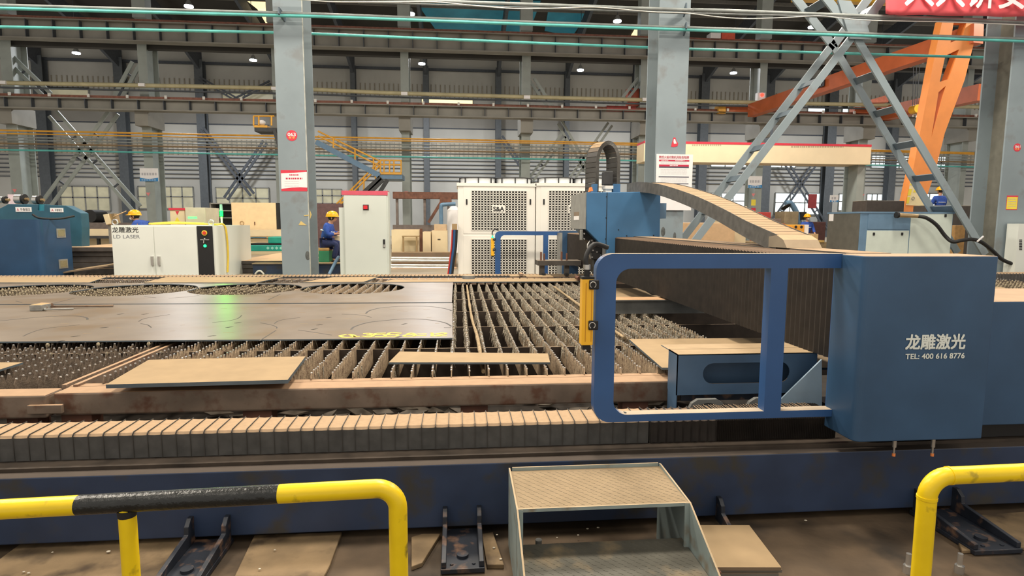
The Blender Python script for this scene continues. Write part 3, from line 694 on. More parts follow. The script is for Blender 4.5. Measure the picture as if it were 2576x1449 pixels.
wv = Vector((-.11, .20, 0)); xl, xr2 = cx(1505), cx(1566); rad = (xr2-xl)/2; zc = cz(405); ztop = cz(350)
path = [(xr2, YC+.2, cz(483)+(zc-cz(483))*i/6) for i in range(6)]+[(xl+rad+rad*math.cos(math.radians(a)), YC+.2, zc+(ztop-zc)*math.sin(math.radians(a))) for a in range(0, 181, 15)]+[(xl, YC+.2, zc+(cz(483)-zc)*i/6) for i in range(1, 7)]
chain(path, wv, -.055, 'arch_cable_chain', g, CH1)
# long cable chain on the beam
CH2 = mat('cable_chain_long', '#5d5750', .6, var=.1, dust='#a68b6a', dthr=.35)
prof = [(9.3,2.19),(8.9,2.185),(8.5,2.16),(8.1,2.125),(7.7,2.075),(7.3,2.015),(6.9,1.95),(6.5,1.88),(6.15,1.81),(5.8,1.735),(5.5,1.665),(5.2,1.595),(4.9,1.535),(4.62,1.48)]
pp = smooth_path([(2.57+.09*max(0, min(1, (y-4.6)/3)), y, z) for y, z in prof], 3)
chain(pp, (.27,0,0), -.13, 'long_cable_chain', g, CH2)
b = MB(); b.prism([(2.56,4.72,1.516),(2.56,4.44,1.516),(2.56,4.50,1.58),(2.56,4.60,1.615),(2.56,4.72,1.60)], (.29,0,0)); b.build('chain_anchor', mat('chain_anchor', '#8b7f6d', .5, var=.1, dust='#b39a78'), g)
# cutting head
hd = bpy.data.objects.new('cutting_head', None); COL.objects.link(hd); hd.parent = g; hd.location = Vector((2.1, 8.8, .8))-g.location
def hbox(l, t, r, bt, Y, D, nm, mt, bev=.004): k = MB(); k.pbox(l, t, r, bt, Y, D); return k.build(nm, mt, hd, bevel=bev)
k = MB(); k.prism([(P(x, y, 8.75).x, 8.75, P(x, y, 8.75).z) for x, y in ((1466,577),(1475,577),(1512,616),(1512,640),(1480,605),(1468,600))], (0,.3,0)); k.build('slide_plate', BLACK, hd)
hbox(1460,578,1466,604,8.7,.05,'slide_trim',GREY); hbox(1484,602,1494,622,8.72,.12,'head_bracket',DARK); hbox(1486,622,1513,636,8.7,.2,'upper_block',BLACK); hbox(1488,636,1510,653,8.7,.18,'lower_block',BLACK)
hbox(1516,615,1524,650,8.68,.1,'head_column',GREY); hbox(1494,653,1508,672,8.72,.12,'nozzle_body',BLACK)
k = MB(); p = P(1500, 690, 8.78); k.cyl((p.x,8.78,P(1500,672,8.78).z),(p.x,8.78,p.z),.04,12,.012); k.build('nozzle', BRASS, hd)
k = MB(); k.tube(smooth_path([P(1484,606,8.7),P(1478,618,8.68),P(1481,634,8.68),P(1486,650,8.7)],5), .012, 8); k.build('gas_hose', SILVER, hd)
for x, y in ((1470,588),(1470,601),(1489,605),(1492,610),(1496,618),(1492,630),(1502,634),(1490,647)):
    k = MB(); p = P(x, y, 8.69); k.cyl((p.x,8.69,p.z),(p.x,8.70,p.z),.012,8); k.build('bolt_head', SILVER, hd)
k = MB(); p = P(1496,677,8.7); k.cyl((p.x,8.68,p.z),(p.x,8.7,p.z),.015,10); k.build('bolt_head', SILVER, hd)
# channel iron bracket standing at the table's far edge
t = T('channel_bracket', 'dark channel iron bracket on legs with upright studs before far frame', 'bracket', (P(1410,690,10.9).x, 10.9, .70))
DS = mat('dark_iron', '#4a4642', .55, var=.15, dust='#7d7264')
k = MB(); k.pbox(1353,656,1462,668,10.9,.35); k.build('channel', DS, t)
for l, r in ((1358,1370),(1421,1432)): k = MB(); k.pbox(l,668,r,693,10.95,.12); k.build('leg', DS, t)
for x, tp, bt in ((1361,634,657),(1369,638,660),(1413,633,655),(1426,637,660)):
    k = MB(); p = P(x, tp, 11.0); q = P(x, bt, 11.0); k.cyl((p.x,11.0,q.z),(p.x,11.0,p.z),.018,8); k.build('stud', RUST, t)
for x in (1369,1426): k = MB(); k.pbox(x-4,688,x+4,693.5,10.85,.1); k.build('foot', BLACK, t)
# ================================================================ COLUMNS, BRACES AND PIPES OF THE NEAR BAY LINE
YN = 13.2
def hcolumn(xa, xb, z0, z1, Y, D, mt, parent, ft=.04, name='steel_section'):
    b = MB(); xm = (xa+xb)/2; b.box(xa, xb, Y, Y+ft, z0, z1); b.box(xa, xb, Y+D-ft, Y+D, z0, z1); w = MB(); w.box(xm-.02, xm+.02, Y+ft, Y+D-ft, z0, z1); w.build('web', mat('shaded_dusty_web', '#77756a', .7, var=.1) if mt is COLM else mt, parent)  # near column webs coloured darker for the recess shade, with a dusty tint
    return b.build(name, mt, parent)
def roundsign(px, py, r, Y, num, parent):
    p = P(px, py, Y); b = MB(); b.cyl((p.x,Y-.004,p.z),(p.x,Y,p.z), r, 32); o = b.build('number_disc', RED, parent); o['label'] = 'red disc reading '+num
    text(num, 'number', WHITE, (p.x-r*.72, Y-.006, p.z-r*.12), (1,0,0), (0,0,1), r*1.44, r*.6, parent, bold=.02)
    for s in (-1, 1):
        k = MB(); k.ball((p.x+s*r*.32, Y-.006, p.z-r*.42), r*.24, .003, r*.24, 10, 6); k.build('orange_mark', SORANGE, parent)
c63 = T('steel_column', 'grey H section column numbered 063 with red bordered notice', 'column', (-3.47, YN, .5))
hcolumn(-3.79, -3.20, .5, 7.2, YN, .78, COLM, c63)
b = MB(); b.box(-3.212, -3.197, YN-.003, YN+.043, .5, 7.2); b.build('edge_highlight', mat('edge_pale', '#b5b9b2', .5, var=.15, scale=8), c63)  # pale strip paints the highlight along the flange edge
roundsign(734, 341, .112, YN, '063', c63)
def psheet(l, t, r, b_, Y, nm, mt, parent, th=.004): k = MB(); k.pbox(l, t, r, b_, Y-th, th); return k.build(nm, mt, parent)
psheet(707, 428, 773, 481, YN, 'notice_sheet', RED, c63, .003); b = MB()
q = [(707,436),(740,435),(772,432),(773,472),(755,471),(735,472),(708,475)]; b.prism([(P(x, y, YN).x, YN-.0045, P(x, y, YN).z) for x, y in q], (0,.0012,0)); b.build('notice_paper', WHITE, c63)
def lines(x0, x1, ys, Y, nm, mt, parent, th=.8, seed=1, w=None):     # rows of tiny unreadable print
    rnd = random.Random(seed); b = MB()
    for y in ys:
        x = x0
        while x < x1:
            d = (w or 2.2)*rnd.uniform(.7, 1.2); b.pbox(x, y-th, min(x+d, x1), y+th, Y, .0006); x += d*1.45
    return b.build(nm, mt, parent)
lines(728, 752, [440], YN-.0058, 'print_line', INKR, c63, 1.6, 1, 3.5); lines(719, 761, [449], YN-.0058, 'print_line', INKR, c63, 2.0, 2, 4)
lines(716, 752, [456,462,468], YN-.0058, 'print_line', INKG, c63, .5, 3)
TAPE = mat('tape_yellow', '#d9c07a', .7, var=.1)
for i, q in enumerate(([(751,566),(757,556),(772,567)],[(764,541),(777,540),(777,543),(766,544)])):
    b = MB(); b.prism([(P(x, y, YN).x, YN-.005, P(x, y, YN).z) for x, y in q], (0,.004,0)); b.build('tape_scrap', TAPE, c63)
b = MB(); b.prism([(-3.19,YN+.05,P(778,534,YN).z+.06),(-3.15,YN+.05,P(778,540,YN).z),(-3.19,YN+.05,P(778,552,YN).z)], (0,.01,0)); b.build('tape_scrap', TAPE, c63)
SMUT = mat('soot_stain', '#5b5f5e', .7, var=.3, scale=10)
def stain(px, py, rx, rz, Y, parent): p = P(px, py, Y); k = MB(); k.ball((p.x,Y-.001,p.z), rx, .002, rz, 10, 6); k.build('soot_stain', SMUT, parent)
stain(774, 643, .05, .10, YN, c63)
c62 = T('steel_column', 'grey H section column carrying the white warning board', 'column', (4.75, YN, .5))
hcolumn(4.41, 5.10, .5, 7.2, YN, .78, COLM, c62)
k = MB(); k.prism([(P(x, y, YN).x, YN-.004, P(x, y, YN).z) for x, y in ((1694,346),(1699,346),(1701,354),(1706,361),(1704,368),(1695,370),(1688,369),(1690,360),(1692,354))], (0,.003,0)); k.build('flag_sticker', RED, c62)
k = MB(); k.prism([(P(x, y, YN).x, YN-.007, P(x, y, YN).z) for x, y in ((1695,350),(1698,350),(1700,356),(1702,361),(1695,362),(1694,356))], (0,.002,0)); k.build('flag_mark', WHITE, c62)
stain(1668, 583, .05, .11, YN, c62); stain(1697, 594, .035, .09, YN, c62)
wb = T('warning_board', 'white notice board with red heading and hazard triangles on column', 'notice board', (P(1695,520,YN).x, YN-.05, P(1695,528,YN).z))
YB_ = YN-.05
b = MB(); b.pbox(1650, 388, 1741, 529, YB_, .02); b.build('board', WHITE, wb)
ptext('数控火焰切割机风险告知牌', 'heading', INKR, 1658, 392, 1733, 399, YB_-.001, wb, bold=.01)
psheet(1658,402,1734,406,YB_,'heading_bar',INKR,wb,.003); psheet(1658,414,1733,419,YB_,'heading_bar',INKR,wb,.003); psheet(1658,419,1733,422,YB_,'dark_bar',INKD,wb,.003)
lines(1664,1681,[404],YB_-.004,'print_line',WHITE,wb,.9,4); lines(1699,1722,[404],YB_-.004,'print_line',WHITE,wb,.9,5); lines(1685,1706,[416.5],YB_-.004,'print_line',WHITE,wb,1,6)
psheet(1657,444,1733,446,YB_,'dark_bar',INKD,wb,.003); psheet(1656,461,1732,463,YB_,'dark_bar',INKD,wb,.003)
for ys, s in (([408.5,411],7),([426,429,432,435,438],8),([448.5,452,455],9),([458],10)): lines(1662,1728,ys,YB_-.001,'print_line',INKG,wb,.45,s)
p = P(1665,472,YB_); b = MB(); b.tube([(p.x+.048*math.cos(a*.314),YB_-.004,p.z+.048*math.sin(a*.314)) for a in range(21)],.005,6); b.bar((p.x-.034,YB_-.004,p.z+.034),(p.x+.034,YB_-.004,p.z-.034),.006,.008); b.build('prohibition_sign',INKR,wb)
b = MB(); b.bar((p.x-.01,YB_-.002,p.z-.02),(p.x+.012,YB_-.002,p.z+.02),.004,.018); b.build('prohibition_symbol',INKB,wb)
for x in (1685,1703,1721):
    p = P(x,472,YB_); b = MB(); b.prism([(p.x-.058,YB_-.003,p.z-.045),(p.x+.058,YB_-.003,p.z-.045),(p.x,YB_-.003,p.z+.055)],(0,.003,0)); b.build('hazard_border',INKB,wb)
    b = MB(); b.prism([(p.x-.043,YB_-.005,p.z-.037),(p.x+.043,YB_-.005,p.z-.037),(p.x,YB_-.005,p.z+.038)],(0,.003,0)); b.build('hazard_triangle',SIGNY,wb)
    b = MB(); b.prism([(p.x-.008,YB_-.007,p.z-.03),(p.x+.012,YB_-.007,p.z-.005),(p.x,YB_-.007,p.z+.02)],(0,.003,0)); b.build('hazard_symbol',INKB,wb)
lines(1660,1670,[482],YB_-.001,'print_line',INKR,wb,.8,11); lines(1679,1727,[482],YB_-.001,'print_line',INKG,wb,.8,12)
c61 = T('steel_column', 'grey H section column numbered 061 at the right edge', 'column', (13.3, YN, .5))
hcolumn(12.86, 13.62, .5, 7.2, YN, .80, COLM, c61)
roundsign(2559, 371, .095, YN, '061', c61)
psheet(2532,492,2560,528,YN,'notice_sheet',RED,c61,.004); psheet(2533,496,2559,526,YN-.004,'notice_paper',SIGNY,c61,.003); lines(2536,2556,[501,507,513,519],YN-.008,'print_line',INKG,c61,.8,13)
stain(2552, 597, .05, .10, YN, c61)
# ---- crossing braces between columns 062 and 061
def brace(name, lab, a, b_, w, Y=YN+.05, D=.80, mt=COLM, bat=(), parent=None, grp=None):
    A, B = P(a[0], a[1], Y), P(b_[0], b_[1], Y); r = parent or T(name, lab, 'brace', ((A+B)/2)[:], grp)
    off = Vector((0, D, 0)); d = (B-A)
    for o, nm in ((Vector((0,0,0)), 'front_chord'), (off, 'back_chord')):
        k = MB(); k.bar(A+o, B+o, .05, w, (d.cross(Vector((0,1,0)))).normalized()); k.box(0,0,0,0,0,0) if 0 else None; k.build(nm, mt, r)
    for t in bat:
        c = A+d*t; k = MB(); n = d.normalized(); k.bar(c, c+off, .03, w*1.0, n); k.build('batten', STEELD, r)
    return r
brace('cross_brace', 'lower left twin leg of the grey steel cross brace over gantry', (2148,88), (1722,640), .17, bat=(.2,.34,.5,.645,.8))
brace('cross_brace', 'lower right twin leg of the grey steel cross brace by orange frame', (2150,88), (2478,640), .17, bat=(.167,.32,.475,.63,.78))
brace('cross_brace', 'short upper left leg of cross brace cut by frame top', (2150,88), (2035,-60), .19, bat=(.6,))
brace('cross_brace', 'short upper right leg of cross brace under the banner', (2152,88), (2262,-60), .19, bat=(.5,))
b = MB(); pl = [(2110,-10),(2130,-10),(2165,55),(2185,55),(2190,100),(2120,100),(2135,60)]
b.prism([(P(x, y, YN).x, YN-.01, P(x, y, YN).z) for x, y in [(2108,0),(2140,2),(2165,45),(2178,52),(2192,100),(2138,98),(2126,60)]], (0,.05,0)); tag(b.build('gusset_plate', COLM), 'grey gusset plate where the large cross braces meet', 'gusset')
# ---- long pipes carried on the column line
def pipe(name, lab, pts, r, Y, mt, grp=None, k=6, n=10):
    b = MB(); b.tube(smooth_path([P(x, y, Y) for x, y in pts], k), r, n); return tag(b.build(name, mt), lab, 'pipe', grp)
YP = YN-.22
pipe('overhead_pipe', 'cyan pipe running across in front of the columns, upper one', [(-60,18),(0,21),(688,39),(860,44),(1715,75),(2576,104),(2640,106)], .030, YP, PIPEC)
pipe('overhead_pipe', 'dusty grey pipe lying directly above upper cyan pipe', [(-60,10),(0,13),(688,32),(860,38),(1715,69),(2576,98),(2640,100)], .030, YP+.04, PIPEG)
YP2 = YN+1.0
pipe('overhead_pipe', 'lower cyan pipe passing behind the numbered columns', [(-60,65),(0,67.5),(688,82),(860,88),(1640,120),(2010,131),(2455,144),(2600,148)], .031, YP2, PIPEC)
pipe('overhead_pipe', 'thick grey conduit at top edge sloping to right', [(640,-8),(860,-3),(1093,3),(1693,24),(1760,25),(2040,35),(2576,55),(2640,57)], .036, YP-.1, PIPEG)
pipe('overhead_pipe', 'thinner grey conduit just under the thick top conduit', [(900,6),(1100,12),(1690,32),(2040,41),(2576,60),(2640,62)], .02, YP-.1, mat('pipe_dark', '#6c6f6e', .5))
pipe('sagging_cable', 'white cable sagging under the grey top conduit', [(690,-6),(783,1),(860,5),(1050,4.5),(1110,6),(1193,14),(1293,21.5),(1380,21),(1473,18),(1527,20),(1643,30),(1726,33),(1810,43),(1883,47),(1980,44),(2060,40),(2120,46),(2183,51),(2316,54),(2430,57),(2576,63),(2640,67)], .011, YP-.16, CABLEW, k=5, n=8)
b = MB()
for x, y in ((711,40),(1722,28),(1722,76)):
    p = P(x, y, YN-.1); k = MB(); k.bar((p.x-.03,YN-.28,p.z+.05),(p.x+.02,YN,p.z-.03),.03,.14); tag(k.build('pipe_clamp', STEELD), {711:'dark pipe clamp on top of column 063',1722:'dark pipe clamp on the warning board column'}[x]+(', upper one' if y == 28 else ', lower one' if y == 76 else ''), 'clamp')
# ---- red banner
bn = T('cloth_banner', 'red cloth banner with white characters at upper right corner', 'banner', (P(2400,0,12.7).x, 12.7, P(2400,30,12.7).z))
b = MB(); vs = []; fs = []
nx = 40
for i in range(nx+1):
    t = i/nx; px = 2228+(2700-2228)*t; yb = 37+7*t-3*math.exp(-t*30)
    w_ = .02*math.sin(t*23)+.03*math.exp(-t*18)*math.sin(t*90)
    for y in (-120, -60, 0, yb*.6, yb): p = P(px, y, 12.7); vs.append((p.x, 12.7+w_*(1+y*.01), p.z))
for i in range(nx):
    for j in range(4): a = i*5+j; fs.append((a, a+1, a+6, a+5))
b.add(vs, fs, True); o = b.build('cloth', BANNER, bn, recalc=False); sm_ = o.modifiers.new('thickness', 'SOLIDIFY'); sm_.thickness = .004
p0 = P(2276, 14, 12.62); p1 = P(2640, 25, 12.62); uu = (p1-p0).normalized(); pw = (P(2655,25,12.62)-p0).length; vv = Vector((0,-1,0)).cross(uu)*1
if vv.z < 0: vv = -vv
text('人人讲安全', 'lettering', mat('letter_pink_white', '#ecdfe2', .6, var=0), p0, uu, vv, pw, .70, bn, ext=.004, bold=.012)
# ================================================================ FAR BAY: back column line, runways, wall, roof
YBK, YW = 36, 56
cols = [(17,45,30,200),(358,381,16,200),(690,706,10,200),(1010,1030,3,200),(1312,1334,6,200),(1608,1628,6,200),(1905,1923,17,200),(2162,2184,18,200),(2424,2438,20,200)]
clabs = ['back row column at far left edge above blue machine','back row column with blue and white sign, left bay','back row column half hidden behind column 063','back row column beside the yellow stair platform','back row column above the white chillers','back row column left of the warning board column','back row column with white red lamp box by crane','back row column at end of the cream beam','back row column behind the orange leg at right']
BCOL = []
for (l, r, dk, yy), lab in zip(cols, clabs):
    xa, xb = P(l,340,YBK).x, P(r,340,YBK).x; o = T('steel_column', 'distant grey '+lab, 'column', ((xa+xb)/2, YBK, .5), )
    hcolumn(xa, xb, .5, 11.9, YBK, 1.3, COLD, o, .06); xm = (xa+xb)/2
    k = MB(); k.box(xa-.1, xb+.1, YBK-.5, YBK+1.4, 7.0, 8.0); k.build('corbel', BEAMG, o)
    k = MB(); k.box(xm-.35, xm+.35, YBK-.1, YBK+.6, 12.9, 17.5); k.build('upper_shaft', COLD, o)
    BCOL.append(o)
for i, (px, py, mt) in ((1,(373,489)+(RED,)),(0,(37,480)+(RED,)),(3,(1022,486)+(RED,)),(6,(1895,491)+(RED,)),(7,(2170,492)+(RED,))):
    p = P(px, py, YBK); k = MB(); k.prism([(p.x-.12,YBK-.01,p.z+.1),(p.x+.12,YBK-.01,p.z+.1),(p.x,YBK-.01,p.z-.1)],(0,.01,0)); k.build('triangle_sticker', mat('sticker_pink','#e98a8a',.5,var=.05), BCOL[i])
for t, b_, mt in ((502,517,SIGNY),(523,530,RED),(530,537,SORANGE)): k = MB(); k.pbox(1890,t,1901,b_,YBK-.02,.015); k.build('column_notice', mt, BCOL[6])
k = MB(); k.pbox(2168,512,2186,524,YBK-.02,.015); k.build('column_notice', COMPP, BCOL[7])
def hangsign(l, t, r, b_, lab, Y=YBK-.1):
    o = T('area_sign', lab, 'sign', P((l+r)/2, b_, Y)[:]); k = MB(); k.pbox(l, t, r, b_, Y, .03); k.build('white_panel', WHITE, o)
    ym = t+(b_-t)*.72; k = MB(); n = 10; top = [(l+(r-l)*i/n, ym+(b_-t)*.10*math.sin(math.pi*i/n)) for i in range(n+1)]
    k.prism([(P(x, y, Y).x, Y-.012, P(x, y, Y).z) for x, y in top+[(r, b_),(l, b_)]], (0,.008,0)); k.build('blue_band', SIGNB, o)
    lines(l+4, r-4, [t+(b_-t)*.45], Y-.004, 'faint_characters', INKG, o, 3, 3, 5); lines(l+4, r-4, [t+(b_-t)*.9], Y-.016, 'faint_print', WHITE, o, .8, 5, 4)
hangsign(352, 423, 398, 456, 'white and blue area sign on left back row column'); hangsign(1882, 443, 1917, 473, 'white and blue area sign behind the twin brace leg'); hangsign(2088, 491, 2109, 508, 'small white and blue area sign near the compressor')
# runway girders
def runway(zt, h, Y, lab, railmt, stiff, x0=-27, x1=42):
    o = T('crane_runway', lab, 'runway beam', (6, Y, zt-h)); k = MB(); k.box(x0, x1, Y+.28, Y+.32, zt-h, zt); k.build('web', BEAMG, o)
    k = MB(); k.box(x0, x1, Y, Y+.6, zt-h-.03, zt-h+.03); k.build('bottom_flange', BEAMG, o); k = MB(); k.box(x0, x1, Y, Y+.6, zt-.03, zt+.03); k.build('top_flange', BEAMG, o)
    k = MB(); k.box(x0, x1, Y+.22, Y+.38, zt+.03, zt+.2); k.build('crane_rail', railmt, o)
    x = x0; n = 0; k = MB()
    while x < x1 : 
        q = MB(); q.box(x, x+.03, Y+.02, Y+.28, zt-h, zt)
        if P(-40,300,Y).x < x < P(2600,300,Y).x: q.build('stiffener', RAFT, o)
        x += stiff
    return o
zr = P(1288, 272, YBK-.7).z; zu = P(1288, 88, YBK-.7).z
rw = runway(zr, P(1288,272,YBK-.7).z-P(1288,297,YBK-.7).z, YBK-.9, 'lower crane runway girder with rusty rail along back columns', RAILR, 1.36)
runway(zu, P(1288,88,YBK-.7).z-P(1288,133,YBK-.7).z, YBK-.9, 'upper deep crane runway girder near the roof', RAILR, 1.36)
b = MB(); b.box(-27, 42, YBK+.3, YBK+.7, P(1288,146,YBK).z, P(1288,133,YBK).z); tag(b.build('tie_beam', ROOF), 'dark tie beam just beneath the upper crane runway girder', 'beam')
k = 0
for x in range(-26, 42, 2):
    b = MB(); b.box(x, x+.12, YBK-.95, YBK-.88, zr+.05, zr+.22)
    if P(-20,300,YBK).x < x < P(2500,300,YBK).x: b.build('rail_clip', CABLEW, rw)
# busbar and service pipes on the back row
pipe('conductor_rail', 'tan conductor rail with white joint boxes across the far bay', [(-60,206),(0,208),(690,222),(1018,235),(1640,252),(2205,264),(2500,270)], .11, YBK-1.4, PIPET)
for x, y in ((5,207),(355,213),(690,222),(1017,235),(1326,244),(1625,250)): b = MB(); b.pbox(x-8, y-4, x+8, y+4, YBK-1.6, .15); tag(b.build('joint_box', WHITE), 'white joint box on tan conductor rail at x%s' % '' if 0 else {5:'white joint box on conductor rail at the photo left edge',355:'white joint box on conductor rail by sign column',690:'white joint box on conductor rail touching column 063',1017:'white joint box on conductor rail over stair platform',1326:'white joint box on conductor rail above the chillers',1625:'white joint box on conductor rail left of board column'}[x], 'box')
pipe('service_pipe', 'thin dark pipe just under the conductor rail', [(0,220),(690,235),(1018,245),(1640,262),(2205,274)], .05, YBK-1.2, RAFT)
for i, (y0, y1, y2, y3, r, mt, lab) in enumerate(((328,342,362,385,.05,PIPEY,'upper yellow gas pipe along the back columns'),(336,349,366,388,.035,PIPEY,'lower yellow gas pipe along the back columns'),(345,358,375,395,.04,PIPEG,'first grey service pipe below the yellow ones'),(352,366,383,402,.04,PIPEG,'second grey service pipe below the yellow ones'),(361,373,389,408,.05,mat('pipe_brown','#8a7456',.6),'brownish service pipe in the back row bundle'),(368,380,396,414,.04,mat('pipe_dark','#6c6f6e',.5),'dark service pipe in the back row bundle'),(377,389,405,420,.05,PIPEC,'pale cyan service pipe lowest of the back bundle'))):
    pipe('service_pipe', lab, [(-40,y0-1),(690,y1),(1640,y2),(2450,y3)], r, YBK-.45, mt)
# back row bracing
def lattice(lab, a, c, w, Y, gap, mt=COLD, grp=None, parent=None):
    A, B = P(*a, Y), P(*c, Y); o = T('lattice_brace', lab, 'brace', ((A+B)/2)[:], grp); d = B-A; n = Vector((0,1,0)).cross(d).normalized()*gap/2
    for s in (-1, 1): k = MB(); k.bar(A+n*s, B+n*s, .1, w, n); k.build('chord', mt, o)
    m_ = max(3, int(d.length/1.6))
    for i in range(1, m_): k = MB(); c_ = A+d*(i/m_); k.bar(c_-n, c_+n, .06, .1); k.build('batten', RAFT, o)
Yb = YBK+.7
lattice('left back bay brace falling to the right', (132,285), (345,525), .18, Yb, .5); lattice('left back bay brace falling to the left', (288,280), (112,520), .18, Yb, .5)
lattice('upper left back bay brace falling right under the top girder', (28,150), (122,242), .2, Yb, .4); lattice('upper left back bay brace rising to sign column', (342,160), (296,246), .2, Yb, .4)
lattice('back bay brace rising to chiller column from lower left', (1440,448), (1535,312), .14, Yb, .3); lattice('back bay brace from chiller bay falling right', (1408,308), (1485,440), .14, Yb, .3)
lattice('thin back bay brace crossing behind the chillers', (1336,452), (1418,340), .14, Yb, .3); lattice('single back brace right of chiller column top', (1338,200), (1392,280), .16, Yb, .3); lattice('single back brace left of board column top', (1610,200), (1545,282), .16, Yb, .3)
# wall row
wcols = [(88,115),(292,315),(494,515),(690,712),(883,895),(1065,1079),(1247,1261),(1421,1433),(1593,1600),(1763,1783),(1925,1946),(2085,2107),(2247,2264),(2405,2425)]
wl = ['first wall column from the left edge','second wall column from the left behind lattice brace','third wall column from left near column 063','wall column behind column 063','wall column behind the yellow stairs','wall column right of the stair platform column','wall column behind the left chiller','wall column behind the right chiller','wall column left of the board column','wall column right of the warning board','wall column behind the twin brace legs','wall column with small sign','wall column left of the orange leg','wall column at far right']
wcm = mat('wall_column', '#585d61', .5, var=.08)
WX = []
for (l, r), lab in zip(wcols, wl):
    xa, xb = P(l,300,YW-.9).x, P(r,300,YW-.9).x; o = T('wall_column', 'dark blue grey '+lab, 'column', ((xa+xb)/2, YW-.9, .5))
    hcolumn(xa, xb, .5, 15.6, YW-.9, .75, wcm, o, .05); WX.append((xa+xb)/2)
    k = MB(); x = (xa+xb)/2; k.prism([(x-.12,YW-.3,14.6),(x-.12,YW-.3,16.4),(x-.12,36.5,20.2),(x-.12,36.5,19.5),(x-.12,YW-4,15.9)], (.24,0,0)); k.build('rafter', RAFT, o)
lattice('dark wall brace behind column 063 falling right', (507,323), (635,490), .2, YW-1.2, .35, RAFT); lattice('dark wall brace behind column 063 falling left', (667,357), (568,500), .2, YW-1.2, .35, RAFT)
lattice('upper wall brace left of column 063 falling right', (501,197), (605,256), .15, YW-1.2, .25, RAFT); lattice('upper wall brace left of column 063 falling left', (680,207), (582,256), .15, YW-1.2, .25, RAFT)
lattice('dark wall brace right of the stair column', (1260,344), (1315,422), .18, YW-1.2, .3, RAFT); lattice('dark lattice brace in right windows falling left', (2055,405), (1935,572), .16, YW-1.2, .4, RAFT); lattice('dark lattice brace in right windows falling right', (1975,405), (2078,572), .16, YW-1.2, .4, RAFT)
def wz(y, x=1288): return P(x, y, YW).z
WALLM = mat('wall_panel', '#bcbbb4', .6, var=.1, scale=.25, bump=0)
WALLD = mat('wall_panel_dark', '#908d86', .6, var=.1, scale=.3)
b = MB(); b.box(-46, 62, YW, YW+.2, .5, 16.9); struct(b.build('wall_back', WALLM))
def strip(nm, x0, x1, ya, yb, mt, y_=-.05, D=.05, px=1288): k = MB(); k.box(P(x0,300,YW).x, P(x1,300,YW).x, YW+y_, YW+y_+D, wz(yb,px), wz(ya,px)); return struct(k.build(nm, mt))
n_ = 1
def tr(*a, **k):
    global n_
    strip('trim_%d' % n_, *a, **k); n_ += 1
W_ = (-600, 3000)
tr(*W_, 179, 185, RAFT, y_=-.3, D=.2); tr(*W_, 289, 325, WALLD); tr(*W_, 363, 401, mat('wall_corrugated', '#b7ac97', .5, var=.15, scale=3)); tr(*W_, 325, 328, RAFT)
for y in (406, 416, 426, 436, 446, 456): tr(*W_, y, y+1.8, RAFT, y_=-.12, D=.1)
# corrugation ribs of the wall panels
rb_ = MB(); x = -44
while x < 60: rb_.box(x, x+.09, YW-.09, YW-.04, wz(401), wz(363)); rb_.box(x, x+.09, YW-.05, YW, wz(250), wz(218)); x += .42
struct(rb_.build('trim_%d' % n_, mat('rib', '#9a9384', .6, var=.1))); n_ += 1
# windows and roof lights
wn = 1
def window(l, t, r, bt, mt, mull=3, trans=.45, frame=GREY):
    global wn
    xa, xb, za, zb = P(l,(t+bt)/2,YW).x, P(r,(t+bt)/2,YW).x, P((l+r)/2,bt,YW).z, P((l+r)/2,t,YW).z
    o = bpy.data.objects.new('window_%d' % wn, None); COL.objects.link(o); o.location = ((xa+xb)/2, YW, za); struct(o); wn += 1
    k = MB(); k.box(xa, xb, YW-.08, YW-.04, za, zb); k.build('pane', mt, o)
    k = MB(); f = .1; Yf = YW-.14
    for x in [xa+(xb-xa)*i/mull for i in range(mull+1)]: k.box(x-f/2, x+f/2, Yf, Yf+.1, za, zb)
    for z in (za, za+(zb-za)*(1-trans), zb): k.box(xa, xb, Yf, Yf+.1, z-f/2, z+f/2)
    k.build('window_frame', frame, o)
window(155,469,278,531,WIND,4); window(350,469,372,525,WIND,1); window(404,470,488,525,WIND,3); window(545,472,678,531,WIND,4); window(788,476,860,512,WIND,3)
for l, r, t, b_ in ((1783,1872,486,530),(1948,2060,486,540),(2108,2141,488,530),(2178,2217,488,525),(2265,2370,487,522)): window(l, t, r, b_, WINW, 3)
for l, r, t, b_ in ((1787,2000,409,421),(2190,2400,393,424)): window(l, t, r, b_, WINW, 6, .5)
for l, r, t, b_, mt in ((115,225,222,244,WIND),(560,690,235,256,WIND),(1060,1190,250,274,SKYL),(2030,2100,270,288,WINW),(2117,2147,270,288,WINW),(2340,2415,276,295,WINW)): window(l, t, r, b_, mt, 1, 0)
SKYL.node_tree.nodes['Principled BSDF'].inputs['Emission Strength'].default_value = 1.2
def roofz(Y): return 16.9+(56-Y)*.19
b = MB(); b.prism([(x_, Y, roofz(Y)+d) for x_ in (-46,) for Y, d in ((56.2,0),(-3,0),(-3,.2),(56.2,.2))], (108,0,0)); struct(b.build('ceiling', ROOF))
for nm, x_ in (('wall_left', -46.2), ('wall_right', 62)):
    b = MB(); b.box(x_, x_+.2, -3, 56.2, 0, 28.2); struct(b.build(nm, WALLD))
def roofpt(x, y):
    r = ray(x, y); a, c = r.z, r.y; t = (16.9+56*.19-CH)/(a+.19*c); return CAM+r*t
for Y in range(38, 56, 2):
    b = MB(); b.box(-40, 58, Y, Y+.12, roofz(Y)-.28, roofz(Y)-.03); struct(b.build('trim_%d' % n_, mat('purlin','#77736b',.6,var=.1))); n_ += 1
